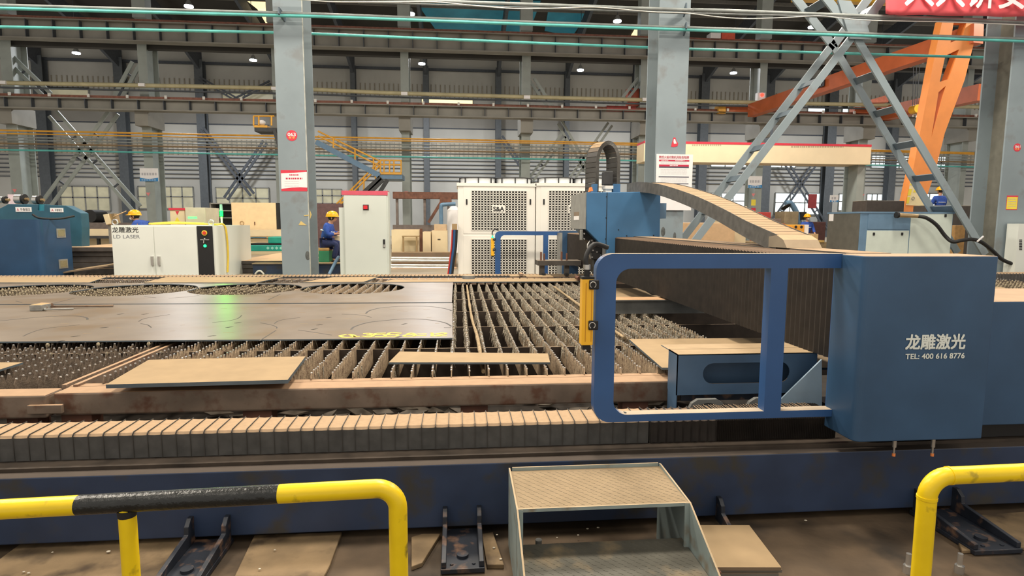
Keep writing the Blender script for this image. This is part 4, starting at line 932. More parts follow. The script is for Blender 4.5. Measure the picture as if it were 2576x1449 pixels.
for q, mt in (([(1045,0),(1100,78),(1330,82),(1360,0)],SKYC),([(1380,20),(1370,75),(1440,88),(1480,30)],SKYC),([(622,0),(668,0),(690,28),(660,30)],SKYL),([(645,16),(690,16),(690,55),(668,55)],SKYL),([(1585,92),(1612,45),(1640,30),(1640,92)],SKYL)):
    ps = [roofpt(x, y) for x, y in q]; b = MB(); b.prism([(p.x, p.y, p.z-.04) for p in ps], (0,0,-.05)); o = b.build('window_%d' % wn, mt); struct(o); wn += 1
# high bay lamps
def lamp(px, py, Y, lab):
    p = P(px, py, Y); o = T('high_bay_lamp', lab, 'lamp', p[:]); k = MB(); k.cyl((p.x,Y,p.z+.08),(p.x,Y,p.z+.4),.25,14,.1); k.build('reflector', GREY, o)
    k = MB(); k.cyl((p.x,Y,p.z),(p.x,Y,p.z+.08),.26,16); k.build('diffuser', LAMP, o); k = MB(); k.cyl((p.x,Y,p.z+.4),(p.x,Y,roofz(Y)),.02,6); k.build('hanger', RAFT, o)
for x, y, Y, lab in ((192,135,48,'lit roof lamp at far left over lattice brace'),(637,153,48,'lit roof lamp just left of column 063'),(1061,162,48,'lit roof lamp above the yellow stair platform'),(1460,178,48,'lit roof lamp above the arch cable chain'),(1845,185,48,'lit roof lamp right of the board column'),(2212,195,48,'lit roof lamp below the orange crane girder'),(475,18,40,'lit roof lamp at top left by the top edge'),(1033,37,40,'lit roof lamp at top right of column 063'),(1553,55,40,'lit roof lamp at top left of board column'),(2043,70,40,'lit roof lamp left of the cross brace apex')): lamp(x, y, Y, lab)
# ================================================================ MACHINES AND PEOPLE BEHIND THE TABLE
ZF = .5
def fbox(l, t, r, Y, D, zb=ZF):      # box standing on the floor: front face px l..r, top edge t
    return (P(l,t,Y).x, P(r,t,Y).x, Y, Y+D, zb, P((l+r)/2,t,Y).z)
def part(nm, mt, par, dims, bev=0): k = MB(); k.box(*dims); return k.build(nm, mt, par, bevel=bev)
# --- laser source cabinet
Y0 = 13.0; d = fbox(279, 567, 541, Y0, 2.1)
lc = T('laser_cabinet', 'long white laser source cabinet with black control strip and green beacon', 'cabinet', ((d[0]+d[1])/2, Y0, ZF))
k = MB(); k.prism([(x, y, d[4]) for x, y in [(d[0],Y0+2.1),(d[0],Y0)]+arc(d[1]-.16,Y0+.16,.16,-90,0,6)+[(d[1],Y0+2.1)]], (0,0,d[5]-d[4])); k.build('cabinet_body', CABW, lc)
for l, r, hx in ((282,387,382),(389,495,399)):
    o = part('door', CABW, lc, (P(l,600,Y0).x, P(r,600,Y0).x, Y0-.012, Y0, .56, d[5]-.02), .003)
    k = MB(); k.pbox(hx-3, 645, hx+3, 668, Y0-.05, .038); k.build('door_handle', SILVER, o)
pn = part('control_strip', BLACK, lc, (P(497,600,Y0).x, P(536,600,Y0).x, Y0-.014, Y0, .56, d[5]-.01))
def disc(px, py, r, Y, nm, mt, par, dpt=.012): p = P(px, py, Y); k = MB(); k.cyl((p.x,Y-dpt,p.z),(p.x,Y,p.z),r,18); return k.build(nm, mt, par)
disc(514.5,586,.055,Y0-.014,'stop_button_ring',SIGNY,pn); disc(514.5,586,.036,Y0-.026,'emergency_stop',mat('stop_red','#d8402c',.4,var=0),pn,.025); disc(516,618.5,.03,Y0-.014,'run_light',GLED,pn)
k = MB(); p = P(515,603,Y0-.02); k.bar((p.x-.09,Y0-.02,p.z),(p.x+.09,Y0-.02,p.z),.012,.018); k.bar((p.x-.015,Y0-.02,p.z),(p.x-.025,Y0-.02,p.z-.07),.012,.018); k.ball((p.x,Y0-.02,p.z+.01),.022); k.build('key_switch', SILVER, pn)
ptext('龙雕激光', 'lettering', INKB, 282, 571, 348, 585, Y0-.013, lc, ext=.002, bold=.006); ptext('LD LASER', 'lettering', mat('ink_mid','#7b7f86',.5,var=0), 285, 591, 352, 599.5, Y0-.013, lc, ext=.002)
zt = d[5]
for px in (289, 531):
    p = P(px, 560, Y0+.3); k = MB(); k.tube([(p.x+.055*math.cos(a*.4), Y0+.3, zt+.06+.055*math.sin(a*.4)) for a in range(17)], .016, 8); k.build('lifting_eye', SILVER, lc)
p = P(557, 540, Y0+.7); bz = lambda py: P(557, py, Y0+.7).z
k = MB(); k.cyl((p.x,Y0+.7,zt),(p.x,Y0+.7,bz(545)),.022,10); k.build('beacon_pole', CABW, lc)
k = MB(); k.cyl((p.x,Y0+.7,bz(544)),(p.x,Y0+.7,bz(530)),.034,14); k.build('green_beacon', GREEN, lc)
k = MB(); k.cyl((p.x,Y0+.7,bz(530)),(p.x,Y0+.7,bz(514)),.034,14,.026); k.build('beacon_cap', mat('beacon_pale','#9fe0c0',.3,var=0), lc)
k = MB(); k.tube(smooth_path([(P(380,560,Y0+.5).x,Y0+.5,zt+.03),(P(450,560,Y0+.5).x,Y0+.6,zt+.045),(P(510,560,Y0+.5).x,Y0+.5,zt+.03),(P(552,560,Y0+.5).x,Y0+.35,zt+.02),(d[1]-.02,Y0+.45,zt+.03),(d[1]+.03,Y0+.5,zt-.1),(d[1]+.03,Y0+.55,zt-.6),(d[1]+.02,Y0+.5,ZF+.1)],8),.02,8); k.build('yellow_cable', mat('cable_yellow','#e5c545',.5,var=.05), lc)
k = MB(); k.tube(smooth_path([(P(375,560,Y0+.9).x,Y0+.9,zt+.03),(P(440,560,Y0+.9).x,Y0+.8,zt+.06),(P(515,560,Y0+.9).x,Y0+.85,zt+.04)],8),.02,8); k.build('yellow_cable', MATS['cable_yellow'], lc)
# --- dark blue machine at the left edge
Y0 = 12.9; d = fbox(-70, 552, 99, Y0, .95)
bm = T('leveller_housing', 'dark blue machine housing with two square vents at left edge', 'machine', ((d[0]+d[1])/2, Y0, ZF))
k = MB(); k.prism([(x, y, ZF) for x, y in [(d[0],Y0+.95),(d[0],Y0)]+arc(d[1]-.1,Y0+.1,.1,-90,0,6)+[(d[1],Y0+.95)]], (0,0,d[5]-ZF)); k.build('housing', mat('housing_dark','#254769',.45,var=.12,scale=2), bm)
for za, zb in ((575,598),(653,676)):
    z0_, z1_ = P(148,zb,Y0+.5).z, P(148,za,Y0+.5).z; part('vent_frame', GREY, bm, (d[1], d[1]+.012, Y0+.48, Y0+.76, z0_, z1_)); part('vent_grille', mat('vent_tan','#8d8464',.7,var=.15,scale=60), bm, (d[1]+.012, d[1]+.016, Y0+.51, Y0+.73, z0_+.025, z1_-.025))
k = MB(); k.tube(smooth_path([(P(57,548,Y0).x,Y0+.3,d[5]+.10),(P(80,556,Y0).x,Y0+.25,d[5]+.03),(P(115,557,Y0).x,Y0+.4,d[5]+.02),(P(140,552,Y0).x,Y0+.6,d[5]+.08)],8),.022,8); k.build('cable_loop', BLACK, bm)
# teal roller frame behind
Y0 = 14.7; tf = T('roller_frame', 'teal roller machine frame with round steel rolls above the dark blue housing', 'machine', (P(90,570,Y0).x, Y0, ZF))
pl = [(-60,530),(0,524),(22,513),(95,514),(95,530),(111,530),(111,515),(165,517),(188,529),(203,536),(206,572),(206,690),(-60,690)]
k = MB(); k.prism([(P(x,y,Y0).x,Y0,max(ZF,P(x,y,Y0).z)) for x, y in pl],(0,.3,0)); k.build('side_frame', TEAL, tf, bevel=.01)
k = MB(); k.pbox(94,514,112,534,Y0+.05,.2); k.build('centre_block', mat('teal_light','#2f8496',.5,var=.1), tf)
for l, t, r, b_ in ((39,521,79,533),(126,523,159,534)):
    k = MB(); k.pbox(l,t,r,b_,Y0-.012,.012); k.build('name_plate', WHITE, tf); ptext('A', 'plate_mark', INKR, l+3, t+2.5, l+9, b_-2, Y0-.013, tf); ptext('华鲁锻压', 'plate_lettering', INKB, l+12, t+2.5, r-3, b_-2.5, Y0-.013, tf)
for l, r, y, rr_ in ((41,58,501,.11),(86,97,503,.10),(-6,10,503,.08)):
    a, c, q = P(l,y,Y0+.3), P(r,y,Y0+.3), P(r+14,y+2,Y0+.3)
    k = MB(); k.cyl((a.x,Y0+.3,a.z),(c.x,Y0+.3,c.z),rr_,18); k.build('steel_roll', SILVER, tf); k = MB(); k.cyl((c.x,Y0+.3,c.z),(c.x+.05,Y0+.3,c.z),rr_*1.08,18); k.build('roll_end', BLACK, tf); k = MB(); k.cyl((c.x,Y0+.3,c.z),(q.x,Y0+.3,c.z),.035,10); k.build('roll_shaft', BRASS, tf)
k = MB(); k.pbox(20,489,56,513,Y0+.8,.05); k.build('pink_notice', mat('notice_pink','#e9d3d8',.6,var=.1), tf)
# --- stacks of large plates
def stack(l, r, Y, D, tops, lab, mt=PLATET, grp='big steel plates stacked behind the table'):
    z = ZF
    xa, xb = P(l,640,Y).x, P(r,640,Y).x
    for i, th in enumerate(tops):
        k = MB(); dx = random.uniform(-.1,.1); k.box(xa+dx, xb+dx, Y+random.uniform(0,.1), Y+D, z, z+th); z += th+.012
        tag(k.build('steel_plate', mt, bevel=.004), lab if i == len(tops)-1 else lab.replace('top ', 'lower '), 'steel plate', grp if i < len(tops)-1 else None)
stack(140, 292, 14.3, 5.5, (.13,.12,.12,.1,.1), 'top large tan plate of the stack between blue machine and white laser cabinet', mat('plate_stack','#4d4844',.6,var=.15,dust='#c9a882'))
stack(590, 735, 14.4, 4.6, (.1,.1,.07), 'top tan plate of low stack between white laser cabinet and column 063', MATS['plate_stack'], 'low stack of steel plates beside column 063')
k = MB(); a = P(165,668,13.6); k.prism([(a.x,13.5,ZF+.12),(P(270,665,13.5).x,13.5,ZF+.26),(P(270,665,13.5).x,14.25,ZF+.30),(a.x,14.25,ZF+.16)],(0,0,-.03)); tag(k.build('steel_plate', PLATET), 'tilted tan plate between the blue housing and white cabinet', 'steel plate')
part_ = part
o = T('low_platform', 'low dark blue platform under the seated worker behind column 063', 'platform', (P(750,680,14.2).x, 14.2, ZF)); part('platform_base', NAVY, o, (P(636,680,14.2).x, P(935,680,14.2).x, 14.2, 15.3, ZF, P(740,664,14.2).z)); part('platform_top', PLATET, o, (P(636,680,14.2).x, P(935,680,14.2).x, 14.15, 15.3, P(740,664,14.2).z, P(740,662,14.2).z))
k = MB(); k.tube(smooth_path([P(642,690,14.0),P(648,683,14.0),P(656,682,14.0),P(664,690,14.0)],6),.02,8); tag(k.build('white_hose', CABLEW), 'white hose arch beside the low blue platform', 'hose')
# --- cream long casing behind
o = T('cream_casing', 'long cream casing on dark legs between blue machine and column 063', 'machine casing', (P(300,610,22.5).x, 22.5, ZF))
part('casing', CREAM, o, (P(160,585,22.5).x, P(720,585,22.5).x, 22.5, 23.5, P(300,593,22.5).z, P(300,577,22.5).z)); part('lower_panel', CREAM, o, (P(160,600,22.8).x, P(720,600,22.8).x, 22.8, 23.4, ZF, P(300,600,22.8).z)); part('bench_bar', DARK, o, (P(160,598,22.4).x, P(300,598,22.4).x, 22.3, 22.8, P(230,600,22.4).z, P(230,594,22.4).z))
for px in (191, 248): part('bench_leg', BLACK, o, (P(px-3,600,22.4).x, P(px+3,600,22.4).x, 22.35, 22.45, ZF, P(px,600,22.4).z))
o = T('beige_cabinet', 'wide beige two door cabinet behind the green beacon', 'cabinet', (P(640,576,23.7).x, 23.7, ZF)); z0_, z1_ = P(640,576,23.7).z, P(640,510,23.7).z
part('cabinet_body', mat('beige_paint','#ecd3a6',.5,var=.04), o, (P(583,540,23.7).x, P(694,540,23.7).x, 23.7, 24.7, ZF, z1_)); part('dark_side', BLACK, o, (P(694,540,23.7).x, P(700,540,23.7).x, 23.75, 24.7, z0_, z1_))
k = MB(); k.tube([(P(609,561,23.7).x+.07*math.cos(a*.4),23.69,P(609,561,23.7).z+.07*math.sin(a*.4)) for a in range(17)],.012,6); k.build('pull_ring', BRASS, o)
part('door_lock', RUST, o, (P(640,562,23.7).x, P(642,562,23.7).x, 23.68, 23.7, P(640,566,23.7).z, P(640,558,23.7).z))
o = T('dark_rack', 'open dark grey shelf rack just left of the beige cabinet', 'rack', (P(555,560,23.7).x, 23.7, ZF)); part('back_panel', DARK, o, (P(530,540,24.3).x, P(584,540,24.3).x, 24.2, 24.25, ZF, P(555,511,24.2).z))
for y in (512,530,548): part('shelf', GREY, o, (P(530,540,23.7).x, P(583,540,23.7).x, 23.7, 24.2, P(555,y+1,23.7).z, P(555,y-1,23.7).z))
part('side_post', GREY, o, (P(529,540,23.7).x, P(531,540,23.7).x, 23.7, 24.2, ZF, P(530,510,23.7).z))
for l, t, r, mt, lab, Y0 in ((427,529,464,CREAM,'small cream control box with red lid and warning triangle',16.4),(465,522,516,mat('box_beige','#d8cfb6',.5,var=.04),'beige control box showing a green arrow display',16.2)):
    d = fbox(l, t, r, Y0, .9); o = T('control_box', lab, 'control box', ((d[0]+d[1])/2, Y0, ZF)); part('box_body', mt, o, d, .01)
    if l == 427:
        part('red_lid', RED, o, (d[0]-.02, d[1]+.02, Y0-.02, Y0+.92, d[5], d[5]+.06)); p = P(446,553,Y0)
        k = MB(); k.prism([(p.x-.07,Y0-.004,p.z-.05),(p.x+.07,Y0-.004,p.z-.05),(p.x,Y0-.004,p.z+.07)],(0,.003,0)); k.build('warning_triangle', SIGNY, o)
        k = MB(); k.prism([(P(441,531,Y0).x,Y0-.004,P(441,531,Y0).z),(P(451,531,Y0).x,Y0-.004,P(451,531,Y0).z),(P(446,541,Y0).x,Y0-.004,P(446,541,Y0).z)],(0,.003,0)); k.build('red_emblem', RED, o)
    else:
        k = MB()
        for i in range(8):
            x = P(473+i*3,547.5,Y0).x; z = P(473,547.5,Y0).z; k.bar((x+.015,Y0-.004,z+.025),(x,Y0-.004,z),.006,.008); k.bar((x,Y0-.004,z),(x+.015,Y0-.004,z-.025),.006,.008)
        k.build('arrow_display', GLED, o)
o = T('tilted_monitor', 'small tan control panel on a tilted arm beside left worker', 'control panel', (P(275,560,16.2).x, 16.2, ZF)); k = MB()
k.prism([(P(x,y,16.2).x,16.2,P(x,y,16.2).z) for x, y in ((259,540),(271,538),(280,562),(267,565))],(0,.25,0)); k.build('panel_box', CREAM, o)
k = MB(); k.prism([(P(x,y,16.2).x,16.25,P(x,y,16.2).z) for x, y in ((272,538),(284,537),(290,560),(281,562))],(0,.2,0)); k.build('panel_frame', BRASS, o); part('stand', GREY, o, (P(272,570,16.3).x, P(276,570,16.3).x, 16.3, 16.36, ZF, P(274,562,16.3).z))
k = MB(); k.tube([P(286,545,16.25),P(318,531,16.4)],.015,6); k.build('antenna_rod', BRASS, o)
# --- green bench
o = T('green_machine', 'bright green low machine with tube guard behind column 063', 'machine', (P(670,632,18.3).x, 18.3, .81)); Y0 = 18.3
k = MB(); k.pbox(627,617,716,632,Y0,.8); k.build('lower_casing', TEALG, o, bevel=.02); k = MB(); k.pbox(674,596,716,612,Y0+.1,.6); k.build('upper_casing', TEALG, o, bevel=.02); k = MB(); k.pbox(630,612,716,617,Y0+.1,.6); k.build('dark_gap', BLACK, o)
k = MB(); k.tube(smooth_path([P(627,618,Y0),P(627,603,Y0),P(634,598,Y0),P(670,598,Y0)],6),.018,8); k.build('tube_guard', TEAL, o)
for i in range(4):
    p = P(674+i*11,624,Y0); k = MB(); k.prism([(p.x-.05,Y0-.003,p.z),(p.x,Y0-.003,p.z-.05),(p.x+.05,Y0-.003,p.z),(p.x,Y0-.003,p.z+.05)],(0,.003,0)); k.build('diamond_mark', mat('pale_green','#8fd0c4',.5,var=0), o)
# --- cabinet with red top
Y0 = 13.05; d = fbox(864, 482, 978, Y0, .32); cb = T('electrical_cabinet', 'tall pale grey electrical cabinet with red top band', 'cabinet', ((d[0]+d[1])/2, Y0, ZF))
xm0, xm1 = P(866,600,Y0).x, P(978,600,Y0).x
part('cabinet_body', CABG, cb, (xm0, xm1, Y0, Y0+.33, ZF, d[5]), .008); part('door', CABG, cb, (xm0+.02, xm1-.03, Y0-.015, Y0, ZF+.05, P(920,492,Y0).z), .004); part('red_band', mat('band_red','#d0566a',.5,var=.05), cb, (xm0-.03, xm1-.005, Y0-.018, Y0+.33, P(920,491,Y0).z, P(920,480,Y0).z))
part('side_lean', CABG, cb, (P(853,600,Y0).x, xm0, Y0+.05, Y0+.32, ZF, P(858,522,Y0).z), .006)
part('switch_plate', DARK, cb, (P(913.5,521,Y0).x, P(928,521,Y0).x, Y0-.022, Y0-.015, P(920,529,Y0).z, P(920,515,Y0).z)); part('red_switch', mat('switch_red','#d5202c',.4,var=0), cb, (P(915,521,Y0).x, P(925,521,Y0).x, Y0-.05, Y0-.022, P(920,526,Y0).z, P(920,517,Y0).z))
part('lock_handle', BLACK, cb, (P(964,610,Y0).x, P(969,610,Y0).x, Y0-.03, Y0-.015, P(966,623,Y0).z, P(966,602,Y0).z)); part('lock_cap', SILVER, cb, (P(965,620,Y0).x, P(969,620,Y0).x, Y0-.034, Y0-.03, P(966,622,Y0).z, P(966,615,Y0).z))
for x in (xm0+.04, xm1-.04): k = MB(); k.cyl((x,Y0+.1,d[5]),(x,Y0+.1,d[5]+.05),.018,8); k.build('lifting_lug', SILVER, cb)
k = MB(); k.tube([P(828,690,13.3),P(846,655,13.5),P(852,646,13.6)],.035,8); tag(k.build('leaning_tube', COMPB), 'grey steel tube leaning behind the red topped cabinet', 'tube')
# --- chillers
def grille(l, t, r, b_, nc, nr, Y, par, blank=None):
    xa, xb, za, zb = P(l,(t+b_)/2,Y).x, P(r,(t+b_)/2,Y).x, P((l+r)/2,b_,Y).z, P((l+r)/2,t,Y).z
    part('grille_backing', HOLE, par, (xa, xb, Y-.004, Y, za, zb)); k = MB(); cw, ch = (xb-xa)/nc, (zb-za)/nr
    for i in range(nc+1): x = xa+cw*i; k.box(x-cw*.15, x+cw*.15, Y-.012, Y-.004, za, zb)
    for j in range(nr+1): z = za+ch*j; k.box(xa, xb, Y-.012, Y-.004, z-ch*.15, z+ch*.15)
    if blank: l2, t2, r2, b2 = blank; k.pbox(l2, t2, r2, b2, Y-.014, .01)
    k.build('grille', CHILL, par)
def chiller(l, r, gl, gr, lx, lab, nc, last=False):
    Y0 = 13.45; d = fbox(l, 463, r, Y0, 1.25); o = T('chiller', lab, 'chiller', ((d[0]+d[1])/2, Y0, ZF)); xa, xb = P(l+2,580,Y0).x, P(r+1,580,Y0).x
    part('casing', CHILL, o, (xa, xb, Y0, Y0+1.25, ZF, d[5]), .01); part('top_rim', CHILL, o, (xa-.02, xb+.02, Y0-.02, Y0+1.27, d[5]-.05, d[5]+.02))
    part('upper_door', CHILL, o, (P(gl-20,520,Y0).x, P(gr+18,520,Y0).x, Y0-.006, Y0, P(1250,588,Y0).z, P(1250,468,Y0).z), .003); part('lower_door', CHILL, o, (P(gl-20,640,Y0).x, P(gr+18,640,Y0).x, Y0-.006, Y0, ZF+.05, P(1250,592,Y0).z), .003)
    grille(gl, 480, gr, 579, nc, 16, Y0-.006, o, (lx-2, 516, lx+30, 535)); grille(gl, 602, gr, 696, nc, 15, Y0-.006, o)
    ptext('S&A', 'lettering', INKB, lx+1, 520, lx+28, 531, Y0-.021, o, ext=.002, bold=.02); k = MB(); k.pbox(lx+1,532,lx+28,533.5,Y0-.022,.002); k.build('underline', GREY, o)
    for x in (gl-12, gr+9): part('door_latch', BLACK, o, (P(x-2,508,Y0).x, P(x+2,508,Y0).x, Y0-.02, Y0-.006, P(x,515,Y0).z, P(x,501,Y0).z), .01)
    for c in (l+52, l+142):
        p = P(c, 463, Y0+.6); k = MB(); k.cyl((p.x,Y0+.62,d[5]+.02),(p.x,Y0+.62,d[5]+.15),.40,28); k.build('fan_drum', mat('drum_white','#d9dde0',.5,var=.05), o); k = MB()
        k.tube([(p.x+.42*math.cos(a*.2618),Y0+.62+.42*math.sin(a*.2618),d[5]+.16) for a in range(25)],.014,6)
        for a in range(0,360,45): k.cyl((p.x+.42*math.cos(math.radians(a)),Y0+.62+.42*math.sin(math.radians(a)),d[5]+.02),(p.x+.42*math.cos(math.radians(a)),Y0+.62+.42*math.sin(math.radians(a)),d[5]+.16),.014,6)
        k.build('fan_guard', BLACK, o)
chiller(1150, 1345, 1186, 1325, 1240, 'left white chiller with black square grille and two top fans', 18)
chiller(1346, 1541, 1380, 1519, 1432, 'right white chiller partly hidden by the blue carriage', 18)
for mt, dx, lab in ((HOSER,0,'red hose hanging beside the left chiller'),(HOSEB,6,'thick blue hose hanging beside the left chiller'),(BLACK,10,'black hose bundle hanging beside the left chiller')):
    k = MB(); k.tube(smooth_path([P(1138+dx,578,13.3),P(1136+dx,620,13.3),P(1131+dx*.9,660,13.3),P(1126+dx,700,13.3)],6),.018 if mt is HOSER else .035,8); tag(k.build('hose', mt), lab, 'hose')
k = MB(); k.pbox(1137,563,1150,580,13.3,.2); tag(k.build('valve_block', BRASS), 'brass valve block on top of the hoses by left chiller', 'valve')
# --- things between cabinet and chiller
o = T('cream_cabinet', 'cream machine cabinet with a small stand before it, right of red topped cabinet', 'cabinet', (P(1022,632,17).x,17,ZF)); part('cabinet_body', CREAM, o, (P(985,600,17).x,P(1055,600,17).x,17,18,ZF,P(1022,578,17).z)); 
part('stand_top', BRASS, o, (P(1011,594,16.6).x,P(1053,594,16.6).x,16.6,16.9,P(1030,596,16.6).z,P(1030,593,16.6).z))
for x in (1014, 1048): part('stand_leg', BRASS, o, (P(x-2,610,16.6).x,P(x+2,610,16.6).x,16.62,16.7,ZF,P(x,596,16.6).z))
o = T('cream_cabinet', 'cream cabinet with slot handle and carton box on top', 'cabinet', (P(1095,632,17).x,17,ZF)); part('cabinet_body', CREAM, o, (P(1086,600,17).x,P(1125,600,17).x,17,18,ZF,P(1105,580,17).z)); part('side_wing', CREAM, o, (P(1064,600,17).x,P(1084,600,17).x,16.9,17.6,ZF,P(1075,583,17).z)); part('slot_handle', BLACK, o, (P(1101,602,17).x,P(1108,602,17).x,16.98,17,P(1105,603,17).z,P(1105,601,17).z))
k = MB(); k.pbox(1092,564,1123,580,17.1,.7); tag(k.build('carton', mat('carton','#cdb393',.8,var=.08)), 'tan carton standing on the slot handled cream cabinet', 'box')
k = MB(); k.box(P(1056,600,16.95).x,P(1063,600,16.95).x,16.95,17.0,ZF,P(1060,575,16.95).z); tag(k.build('short_post', RUST), 'short rust brown post between the two cream cabinets', 'post')
o = T('plate_rack', 'low tan topped rack under the bright round bars', 'rack', (P(1065,690,15.6).x,15.6,ZF)); part('rack_base', mat('rack_tan','#b08a68',.7,var=.1,dust='#c9a582'), o, (P(985,680,15.6).x,P(1148,680,15.6).x,15.6,16.5,ZF,P(1065,676,15.6).z)); part('rack_back', PLATET, o, (P(985,640,16.3).x,P(1148,640,16.3).x,16.3,16.75,P(1065,676,15.6).z,P(1065,635,16.3).z))
for y in (650, 656, 667, 673):
    a, c = P(985,y,16.0), P(1143,y,16.0); k = MB(); k.cyl((a.x,16.0-(y-650)*.01,a.z),(c.x,16.0-(y-650)*.01,c.z),.042,12); tag(k.build('round_bar', SILVER), 'bright ground round bar lying on the rack beside the red topped cabinet', 'bar', 'bright round bars on the rack')
Y0 = 26; o = T('rusty_workpiece', 'rust brown steel workpiece frame behind the chillers and cabinet', 'steel frame', (P(1060,575,Y0).x,Y0,ZF))
part('top_beam', RUST, o, (P(988,490,Y0).x,P(1152,490,Y0).x,Y0,Y0+.5,P(1070,500,Y0).z,P(1070,483,Y0).z)); part('bottom_beam', mat('rust_grey','#6d625c',.7,var=.15), o, (P(988,570,Y0).x,P(1152,570,Y0).x,Y0,Y0+.5,ZF,P(1070,566,Y0).z))
for x in (998, 1068, 1128): part('upright', MATS['rust_grey'], o, (P(x-3,530,Y0).x,P(x+3,530,Y0).x,Y0+.1,Y0+.3,P(x,566,Y0).z,P(x,500,Y0).z))
k = MB(); k.bar(P(1078,560,Y0),P(1110,508,Y0),.2,.12); k.build('diagonal', RUST, o); k = MB(); k.pbox(1106,495,1136,509,Y0-.05,.3); k.build('gusset', RUST, o)
k = MB(); k.tube(smooth_path([(P(1110,555,24).x,24,ZF),P(1110,555,24),P(1110,520,24),P(1116,515,24),P(1146,513,24)],6),.08,10); tag(k.build('blue_pipe', DUCT), 'bent blue grey pipe left of the left chiller', 'pipe')
k = MB(); p = P(1142,535,24.5); k.cyl((p.x,24.5,ZF),(p.x,24.5,p.z+.1),.28,18); k.cyl((p.x,24.5,p.z+.1),(p.x,24.5,p.z+.3),.28,18,.06); tag(k.build('white_tank', WHITE), 'white tank with conical top just left of the chiller', 'tank')
Y0 = 30; k = MB(); k.box(P(200,560,Y0).x,P(520,560,Y0).x,Y0,Y0+1,ZF,P(300,560,Y0).z); tag(k.build('steel_stock', MATS['rust_grey']), 'low rows of brownish steel stock behind the left worker', 'steel stock')
k = MB(); zs_ = P(300,560,30).z+.3; k.cyl((P(226,545,30).x,30,zs_),(P(226,545,30).x,31,zs_),.3,20); tag(k.build('steel_pipe', BLACK), 'dark round pipe end seen left of the tilted control panel', 'pipe')
Y0=30; k = MB(); k.box(P(788,560,Y0).x,P(862,560,Y0).x,Y0,Y0+1,ZF,P(820,512,Y0).z); tag(k.build('rusty_girder', mat('girder_maroon','#6a4f4e',.7,var=.12)), 'maroon brown girder behind the seated worker', 'girder')
# --- compressor
Y0 = 13.4; d = fbox(2166, 534, 2399, Y0, 1.25); cp = T('air_compressor', 'blue grey box compressor with pale panels behind the blue end housing', 'compressor', ((d[0]+d[1])/2, Y0, ZF))
part('casing', COMPB, cp, (d[0], d[1], Y0, Y0+1.25, ZF, d[5]), .01); part('dark_side', COMPD, cp, (d[0]-.006, d[0], Y0+.02, Y0+1.25, ZF, d[5]-.03)); part('lid', COMPB, cp, (d[0]-.02, d[1]+.02, Y0-.02, Y0+1.27, d[5]-.03, d[5]+.01))
part('intake_panel', COMPB, cp, (P(2183,555,Y0).x,P(2287,555,Y0).x,Y0-.01,Y0,P(2230,577,Y0).z,P(2230,538,Y0).z), .004); part('access_panel', COMPP, cp, (P(2179,600,Y0).x,P(2285,600,Y0).x,Y0-.012,Y0,ZF+.1,P(2230,580,Y0).z), .004); part('access_panel', COMPP, cp, (P(2288,590,Y0).x,P(2392,590,Y0).x,Y0-.012,Y0,ZF+.1,P(2340,536,Y0).z), .004)
for x, y in ((2197,588),(2268,588),(2377,542)): part('latch', BLACK, cp, (P(x-2.5,y,Y0).x,P(x+2.5,y,Y0).x,Y0-.03,Y0-.012,P(x,y+4,Y0).z,P(x,y-3,Y0).z), .006)
part('side_label', WHITE, cp, (d[0]-.012, d[0]-.006, Y0+1.02, Y0+1.2, P(2090,556,14.5).z, P(2090,537,14.5).z))
Yh = 13.25; hs = T('air_hose', 'black air hose with brass coupling sagging from compressor to right cabinet', 'hose', P(2260,541,Yh)[:])
k = MB(); a, c = P(2256,541,Yh), P(2310,544,Yh); k.cyl((a.x,Yh,a.z),(c.x,Yh,c.z),.055,14,.045); k.build('coupling', BRASS, hs); k = MB(); k.cyl((a.x-.02,Yh,a.z),(a.x+.03,Yh,a.z),.075,14); k.build('coupling_ring', BLACK, hs)
k = MB(); k.tube(smooth_path([P(2308,544,Yh),P(2330,548,Yh-.1),P(2356,566,Yh-.15),P(2378,594,Yh-.2),P(2396,608,Yh-.3),P(2418,605,Yh-.35),P(2446,602,Yh-.35),P(2470,610,Yh-.35),P(2496,630,Yh-.3),P(2520,652,Yh-.3),P(2548,664,Yh-.3),P(2566,665,Yh-.3)],8),.042,12); k.build('rubber_hose', BLACK, hs)
k = MB(); k.bar(P(2458,608,Yh-.42),P(2474,594,Yh-.42),.02,.03); k.build('cable_tie', WHITE, hs)
Y0 = 12.85; d = fbox(2562, 563, 2700, Y0, .3); o = T('right_cabinet', 'white cabinet with black vent slots cut by the right photo edge', 'cabinet', ((d[0]+d[1])/2, Y0, ZF)); part('cabinet_body', CABW, o, (P(2556,640,Y0).x,)+d[1:])
for i in range(7): part('vent_slot', BLACK, o, (P(2564,602+i*4,Y0).x,P(2571,602+i*4,Y0).x,Y0-.006,Y0,P(2566,605+i*4,Y0).z,P(2566,602.5+i*4,Y0).z))
